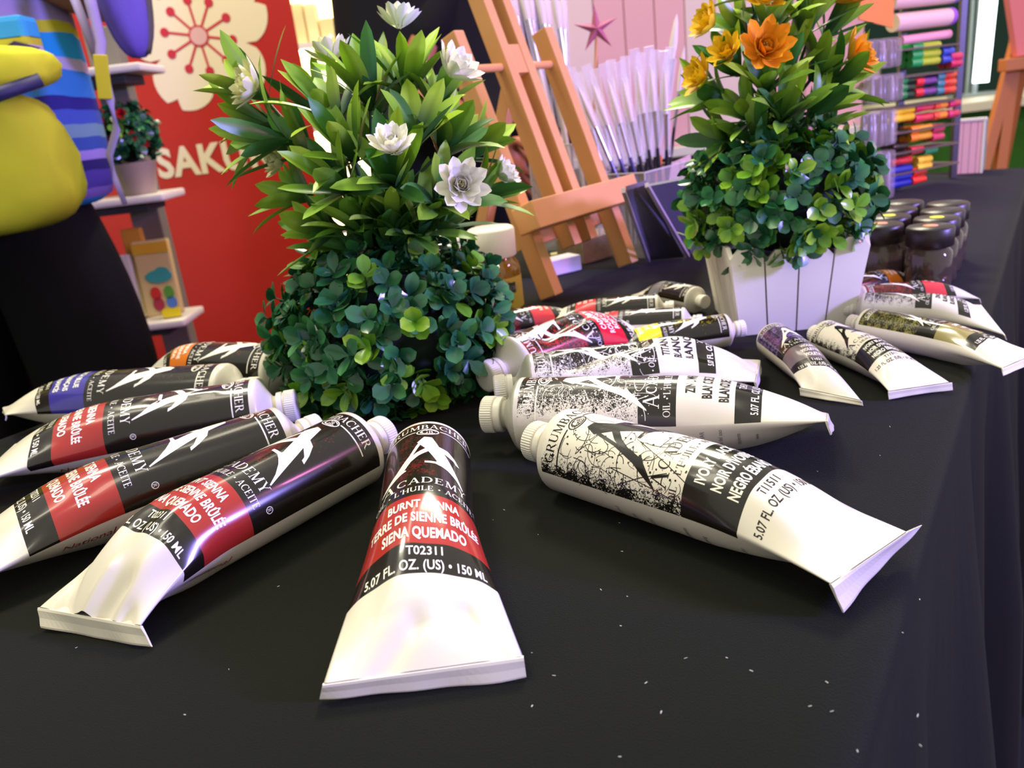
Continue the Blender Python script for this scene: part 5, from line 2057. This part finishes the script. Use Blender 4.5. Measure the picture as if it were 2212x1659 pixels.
def hand(pts, edges, w, d, side, key, curl=0.5, sc=1.0, pn=(0, -1, 0)):
    """five fingers from wrist position w along d; side = thumb direction; pn = palm normal"""
    d, side = unit(d), unit(side)
    n = unit(np.cross(d, side))
    if np.dot(n, pn) < 0:
        n = -n
    w = np.asarray(w, float)
    palm = w + d * 42 * sc
    pts[key + 'palm'] = (*palm, 26 * sc, 15 * sc)
    edges.append((key + 'w', key + 'palm'))
    for i, (o_, L) in enumerate(((24, 68), (8, 78), (-8, 73), (-23, 58))):
        b = palm + d * 28 * sc + side * o_ * sc
        p1 = b + d * L * 0.42 * sc
        c1 = curl * 0.6
        p2 = p1 + (d * cos(c1) + n * sin(c1)) * L * 0.32 * sc
        c2 = curl * 1.3
        p3 = p2 + (d * cos(c2) + n * sin(c2)) * L * 0.28 * sc
        for j, (p, r) in enumerate(((b, 9.5), (p1, 8.8), (p2, 8), (p3, 6.5))):
            pts['%sf%d%d' % (key, i, j)] = (*p, r * sc, r * sc)
        edges.append((key + 'palm', '%sf%d0' % (key, i)))
        for j in range(3):
            edges.append(('%sf%d%d' % (key, i, j), '%sf%d%d' % (key, i, j + 1)))
    t0_ = palm - d * 18 * sc + side * 22 * sc
    t1_ = t0_ + (d * 0.6 + side * 0.75) * 26 * sc
    t2_ = t1_ + (d * 0.9 + side * 0.25 + n * 0.3) * 26 * sc
    for j, (p, r) in enumerate(((t0_, 11), (t1_, 9.5), (t2_, 8))):
        pts['%st%d' % (key, j)] = (*p, r * sc, r * sc)
    edges += [(key + 'palm', key + 't0'), (key + 't0', key + 't1'), (key + 't1', key + 't2')]


def face(parent, hx, hy, hz, skinm, hair_c, long=True):
    """nose, eyes, mouth, ears and hair; the head looks along -Y"""
    m = MB()
    m.lathe([(0.5, 0), (5, 3), (9, 12), (11, 24), (6, 32), (0.5, 34)], (hx, hy - 88, hz + 14), (0, -0.15, -1), 12)
    m.build('nose', skinm, parent)
    for s_ in (-1, 1):
        m = MB()
        m.ball((hx + s_ * 30, hy - 78, hz + 12), 11, 0, 14, 0.7)
        e = m.build('eye', mat('eye_white', '#e9e6e0', 0.2), parent)
        m = MB()
        m.ball((hx + s_ * 30, hy - 86.5, hz + 12), 5, 0, 10)
        m.build('iris', mat('iris_brown', '#2a1a10', 0.2), e)
        m = MB()
        m.lathe([(0.5, 0), (9, 2), (15, 12), (17, 28), (14, 44), (0.5, 52)], (hx + s_ * 74, hy + 4, hz - 22), (0, 0, 1), 12)
        m.build('ear', skinm, parent)
    m = MB()
    m.path([(hx - 24, hy - 82, hz - 38), (hx - 10, hy - 90, hz - 37), (hx, hy - 91, hz - 39), (hx + 10, hy - 90, hz - 37), (hx + 24, hy - 82, hz - 38)], 4.5, 8)
    m.build('mouth', mat('lips', '#8e4a42', 0.5), parent)
    m = MB()
    R_ = [(4 + 92 * sin(radians(min(100, a))), 112 * cos(radians(a))) for a in range(0, 101, 10)]
    vs, n = [], 28
    for (r, z) in R_[::-1]:
        for i in range(n):
            t = 2 * pi * i / n
            zz = z
            fr = max(0, -sin(t))
            vs.append((hx + r * 0.88 * cos(t), hy + 6 + r * sin(t) * (1.0 if sin(t) > 0 else 0.97), hz + 14 + max(zz, -40 + 112 * fr ** 1.5) * 1.0))
    fs = []
    for k in range(len(R_) - 1):
        for i in range(n):
            fs.append((k * n + i, k * n + (i + 1) % n, (k + 1) * n + (i + 1) % n, (k + 1) * n + i))
    m.add(vs, fs, 0, True)
    m.path([(hx, hy + 60, hz + 30), (hx, hy + 88, hz - 30), (hx, hy + 84, hz - (170 if long else 60))], lambda t: 62 - 30 * t, 14)
    m.build('hair', mat('hair_dark', hair_c, 0.5), parent)


def person(label, cx, cy, H, skinc, shirtm, trousm, armL, armR, hair='#17120f', shirtz=None, k=1.0, sleeve=0.5):
    """standing figure facing the camera (-Y); armL/armR = [elbow, wrist, hand dir, thumb dir]"""
    f = -750
    s = H / 1680.0 * k
    sm = mat('skin_' + skinc.strip('#'), skinc, 0.5, 0.4, var=0.04, vscale=30)
    P = {}
    E = []

    def p(key, x, y, z, rx, ry=None):
        P[key] = (cx + x * s, cy + y * s, f + z * s, rx * s, (ry or rx) * s)
    p('pelvis', 0, 0, 920, 105, 80)
    p('waist', 0, 0, 1050, 118, 85)
    p('chest', 0, -5, 1230, 135, 98)
    p('collar', 0, 5, 1370, 90, 70)
    p('neck', 0, 0, 1430, 50)
    p('jaw', 0, -12, 1500, 62, 66)
    p('head', 0, -4, 1590, 78, 90)
    p('crown', 0, 4, 1650, 62, 70)
    E += [('pelvis', 'waist'), ('waist', 'chest'), ('chest', 'collar'), ('collar', 'neck'), ('neck', 'jaw'), ('jaw', 'head'), ('head', 'crown')]
    for sd_, nm in ((-1, 'L'), (1, 'R')):
        p('hip' + nm, sd_ * 80, 0, 860, 72, 72)
        p('knee' + nm, sd_ * 98, -8, 490, 56)
        p('calf' + nm, sd_ * 100, 8, 370, 52)
        p('ankle' + nm, sd_ * 102, 5, 90, 36)
        p('toe' + nm, sd_ * 112, -120, 40, 34, 26)
        E += [('pelvis', 'hip' + nm), ('hip' + nm, 'knee' + nm), ('knee' + nm, 'calf' + nm), ('calf' + nm, 'ankle' + nm), ('ankle' + nm, 'toe' + nm)]
        p('sh' + nm, sd_ * 165, 5, 1350, 52)
        E.append(('collar', 'sh' + nm))
    arms = {'L': armL, 'R': armR}
    for nm, (el, wr, hd, td) in arms.items():
        P['el' + nm] = (*el, 40 * s, 40 * s)
        mid = (np.asarray(el) * 0.65 + np.asarray(wr) * 0.35)
        P['fa' + nm] = (*mid, 38 * s, 38 * s)
        P[nm + 'w'] = (*wr, 26 * s, 24 * s)
        E += [('sh' + nm, 'el' + nm), ('el' + nm, 'fa' + nm), ('fa' + nm, nm + 'w')]
        hand(P, E, wr, hd, td, nm, 0.5, s * 0.95, (0, 0, -1))
    root = skin('person', P, E, sm, None, (cx, cy, f))
    tag(root, label, 'person')
    # clothing shells follow the same joints
    Q = {k_: (v[0], v[1], v[2], v[3] * 1.12 + 8, v[4] * 1.12 + 8) for k_, v in P.items()}
    T = {k_: Q[k_] for k_ in ('waist', 'chest', 'collar', 'shL', 'shR', 'elL', 'elR')}
    for nm in 'LR':
        a, b2 = np.array(P['sh' + nm][:3]), np.array(P['el' + nm][:3])
        c = a * (1 - sleeve) + b2 * sleeve
        T['el' + nm] = (*c, 50 * s, 50 * s)
    zh = (shirtz if shirtz is not None else f + 900 * s)
    T['hem'] = (cx, cy, zh, 185 * s, 130 * s)
    T['waist'] = (cx, cy, T['waist'][2], 198 * s, 120 * s)
    T['chest'] = (cx, cy - 5, T['chest'][2], 185 * s, 125 * s)
    T = {'waist': T['waist'], **{k_: v for k_, v in T.items() if k_ != 'waist'}}
    skin('shirt', T, [('waist', 'hem'), ('waist', 'chest'), ('chest', 'collar'), ('collar', 'shL'), ('collar', 'shR'), ('shL', 'elL'), ('shR', 'elR')], shirtm, root)
    U = {'pelvis': (P['pelvis'][0], P['pelvis'][1], P['pelvis'][2], 152 * s, 112 * s), 'top': (cx, cy, f + 1010 * s, 120 * s, 90 * s)}
    e2 = [('pelvis', 'top')]
    for nm in 'LR':
        for q, rr in (('hip', 104), ('knee', 76), ('calf', 70), ('ankle', 60)):
            v = P[q + nm]
            U[q + nm] = (v[0], v[1], v[2], rr * s, rr * s)
        e2 += [('pelvis', 'hip' + nm), ('hip' + nm, 'knee' + nm), ('knee' + nm, 'calf' + nm), ('calf' + nm, 'ankle' + nm)]
    skin('trousers', U, e2, trousm, root)
    for nm in 'LR':
        a, t = P['ankle' + nm], P['toe' + nm]
        m = MB()
        m.path([(a[0], a[1] + 36 * s, f + 40), (a[0], a[1] - 10, f + 46), (t[0], t[1], f + 38), (t[0], t[1] - 40 * s, f + 34)], lambda q: 44 * s - 12 * s * q, 12)
        m.build('shoe', mat('shoe_black', '#15130f', 0.4), root)
    face(root, cx, cy - 4 * s, f + 1580 * s, sm, hair)
    return root


M_TRS = mat('black_trousers', '#0d0d11', 0.85, 0.2)
# left-hand shopper
PY1 = 1100.0
xr = atY(292, 600, PY1)[0]
cx1 = xr - 172
f_ = -750


def zpx(py, px=150, Y=PY1 - 110):
    return float(atY(px, py, Y)[2])


ST = shirt_mat('striped_shirt', [(zpx(500), '#4a7a6e'), (zpx(470), '#8a86a8'), (zpx(448), '#2a8fd0'), (zpx(415), '#7d6bb8'), (zpx(395), '#4a3f95'), (zpx(350), '#2b2566'), (zpx(325), '#8f80c6'), (zpx(300), '#35509a'),
                                 (zpx(270), '#6a8fa0'), (zpx(240), '#3f57a8'), (zpx(205), '#2d2a78'), (zpx(175), '#3a7fc0'), (zpx(110), '#b9a8c6'), (zpx(82), '#2a9bd6'), (zpx(20), '#c8c230'), (zpx(-10), '#9d8fb8'), (zpx(-60), '#2a9bd6'),
                                 (zpx(-120), '#4a3f95'), (zpx(-200), '#8f80c6'), (zpx(-300), '#2b2566'), (zpx(-420), '#2a9bd6')], f_)
p1 = person('person in a striped shirt and black trousers at the left edge, carrying bags', cx1, PY1, 1650, '#a8714f', ST, M_TRS,
            [(cx1 - 250, PY1 + 10, 330), (cx1 - 262, PY1 - 60, 110), (0.02, -0.15, -1), (0.3, -1, 0)],
            [(cx1 + 225, PY1 + 60, 345), (cx1 + 120, PY1 - 150, 420), (-0.6, -0.7, 0.2), (0.1, 0.1, 1)], shirtz=zpx(470), sleeve=0.75)
# lime pouch worn at the front
pr_ = atY(184, 330, PY1 - 190)
pt_, pbm = zpx(108, 100, PY1 - 190), zpx(488, 100, PY1 - 190)
pcx = pr_[0] - 188
pou = thing('waist_pouch', 'big lime green pouch with a dark zipped opening, worn by the striped shopper', 'bag', (pcx, PY1 - 190, pbm))


def superell(mb, c, rx, ry, rz, ex=0.55, mi=0, nz=18, n=36, sag=0.0):
    def sp_(v, e):
        return (abs(v) ** e) * (1 if v >= 0 else -1)
    vs, fs = [], []
    for k in range(nz + 1):
        a = -pi / 2 + pi * k / nz
        for i in range(n):
            t = 2 * pi * i / n
            z = sp_(sin(a), ex)
            w = sp_(cos(a), ex) * (1 + sag * (-z))
            cr_ = 0.025 * sin(7 * t + 5 * z)
            vs.append((c[0] + rx * w * (sp_(cos(t), ex) + cr_), c[1] + ry * w * (sp_(sin(t), ex * 1.3) + cr_ * 2), c[2] + rz * z))
    for k in range(nz):
        for i in range(n):
            j = (i + 1) % n
            fs.append((k * n + i, k * n + j, (k + 1) * n + j, (k + 1) * n + i))
    mb.add(vs, fs, mi, True)


M_LIME = mat('lime_fabric', '#b3b52a', 0.8, 0.2, var=0.08, vscale=14, bump=0.4, bscale=60)
zsp = zpx(205, 100, PY1 - 190)
m = MB()
superell(m, (pcx, PY1 - 175, (zsp + pbm) / 2 + 4), 165, 48, (zsp - pbm) / 2 + 10, 0.5, sag=0.04)
m.build('pouch_body', M_LIME, pou)
m = MB()
superell(m, (pcx + 6, PY1 - 178, (pt_ + zsp) / 2 + 8), 168, 50, (pt_ - zsp) / 2 + 4, 0.55)
m.build('pouch_flap', mat('lime_flap', '#c6c72c', 0.75, 0.2), pou)
m = MB()
m.path([(pcx - 168, PY1 - 205, zsp + 6), (pcx - 80, PY1 - 232, zsp - 2), (pcx + 60, PY1 - 234, zsp - 4), (pcx + 130, PY1 - 226, zsp + 2), (pcx + 168, PY1 - 200, zsp + 14)], 7, 10)
m.build('zip_band', mat('navy_zip', '#22204a', 0.6), pou)
m = MB()
for i in range(7):
    x = pcx - 150 + i * 48
    z = zpx(88, 100, PY1 - 215)
    y = PY1 - 168
    m.add([(x - 24, y, z), (x, y - 3, z - 9), (x + 24, y, z), (x, y - 3, z + 9), (x, y + 3, z)], [(0, 1, 3), (1, 2, 3), (0, 4, 1), (1, 4, 2), (2, 4, 3), (3, 4, 0)], 0)
for z, c_, hgt_ in ((zpx(88, 100, PY1 - 215), 1, 11), (zpx(65, 100, PY1 - 215), 2, 10), (zpx(38, 100, PY1 - 215), 3, 14)):
    m.box((pcx, PY1 - 150, z), 300, 34, hgt_ * 2, mi=c_, bev=6)
m.build('patterned_band', [mat('navy_diamond', '#33224e', 0.8), mat('lavender_band', '#b7a6c4', 0.8), mat('mustard_band', '#b9b42a', 0.8), mat('sky_band', '#3399cc', 0.8)], pou)
# lilac shoulder bag with strap and yellow tag
bgY = PY1 - 60
bgc = atY(272, 10, bgY)
bgb = atY(272, 130, bgY)[2]
bgs = float(np.linalg.norm(atY(327, 60, bgY) - atY(217, 60, bgY))) / 2
bag = thing('shoulder_bag', 'violet shoulder bag with a grey rim hanging at the side of the striped shopper', 'bag', (bgc[0], bgY, bgb))
m = MB()
superell(m, (bgc[0], bgY, bgb + 130), bgs, 40, 130, 0.72, sag=-0.1)
m.build('bag_body', mat('violet_fabric', '#6a5ab4', 0.7, 0.3), bag)
m = MB()
m.path([(bgc[0] + bgs * cos(t) * 1.0, bgY, bgb + 130 + 131 * sin(t)) for t in np.linspace(-1.25, 1.4, 22)], 6, 8)
m.build('rim', mat('grey_rim', '#57524e', 0.6), bag)
M_STRAP = mat('lilac_strap', '#9a8cb8', 0.7)
m = MB()
sp1 = [atY(x, y, bgY - 52 - k * 5) for k, (x, y) in enumerate(((180, -60), (200, 20), (218, 90), (216, 130), (238, 215), (252, 280), (236, 335), (250, 390), (270, 440)))]
m.path(sp1, lambda t: 6.5 - 3.5 * t, 8)
m.path([atY(x, y, bgY - 48) for (x, y) in ((150, -30), (190, 70), (214, 140))], 5, 8)
m.build('strap', M_STRAP, bag)
m = MB()
a, b_ = atY(216, 118, bgY - 78), atY(228, 214, bgY - 78)
m.bar(a, b_, 15, 3, (0, -1, 0.05), 0, 1)
m.build('yellow_tag', mat('yellow_tag', '#c4b72a', 0.5), bag)

# dark figure behind plant 1
PY2 = 1560.0
cx2 = atY(945, 100, PY2)[0] + 8
el = atY(885, 195, PY2 - 100)
wr = atY(1070, 315, PY2 - 190)
M_BLK = mat('black_shirt', '#0f0e13', 0.85, 0.2)
person('person dressed in black behind the white-flowered plant, forearm held forward', cx2, PY2, 1700, '#9c5a3a', M_BLK, M_TRS,
       [(cx2 - 120, PY2 + 170, 350), (cx2 - 10, PY2 + 200, 250), (0.7, 0.1, -0.5), (0.3, 0, 1)],
       [tuple(el), tuple(wr), unit(atY(1150, 385, PY2 - 200) - wr), (0.3, -0.5, 0.9)], sleeve=0.9)
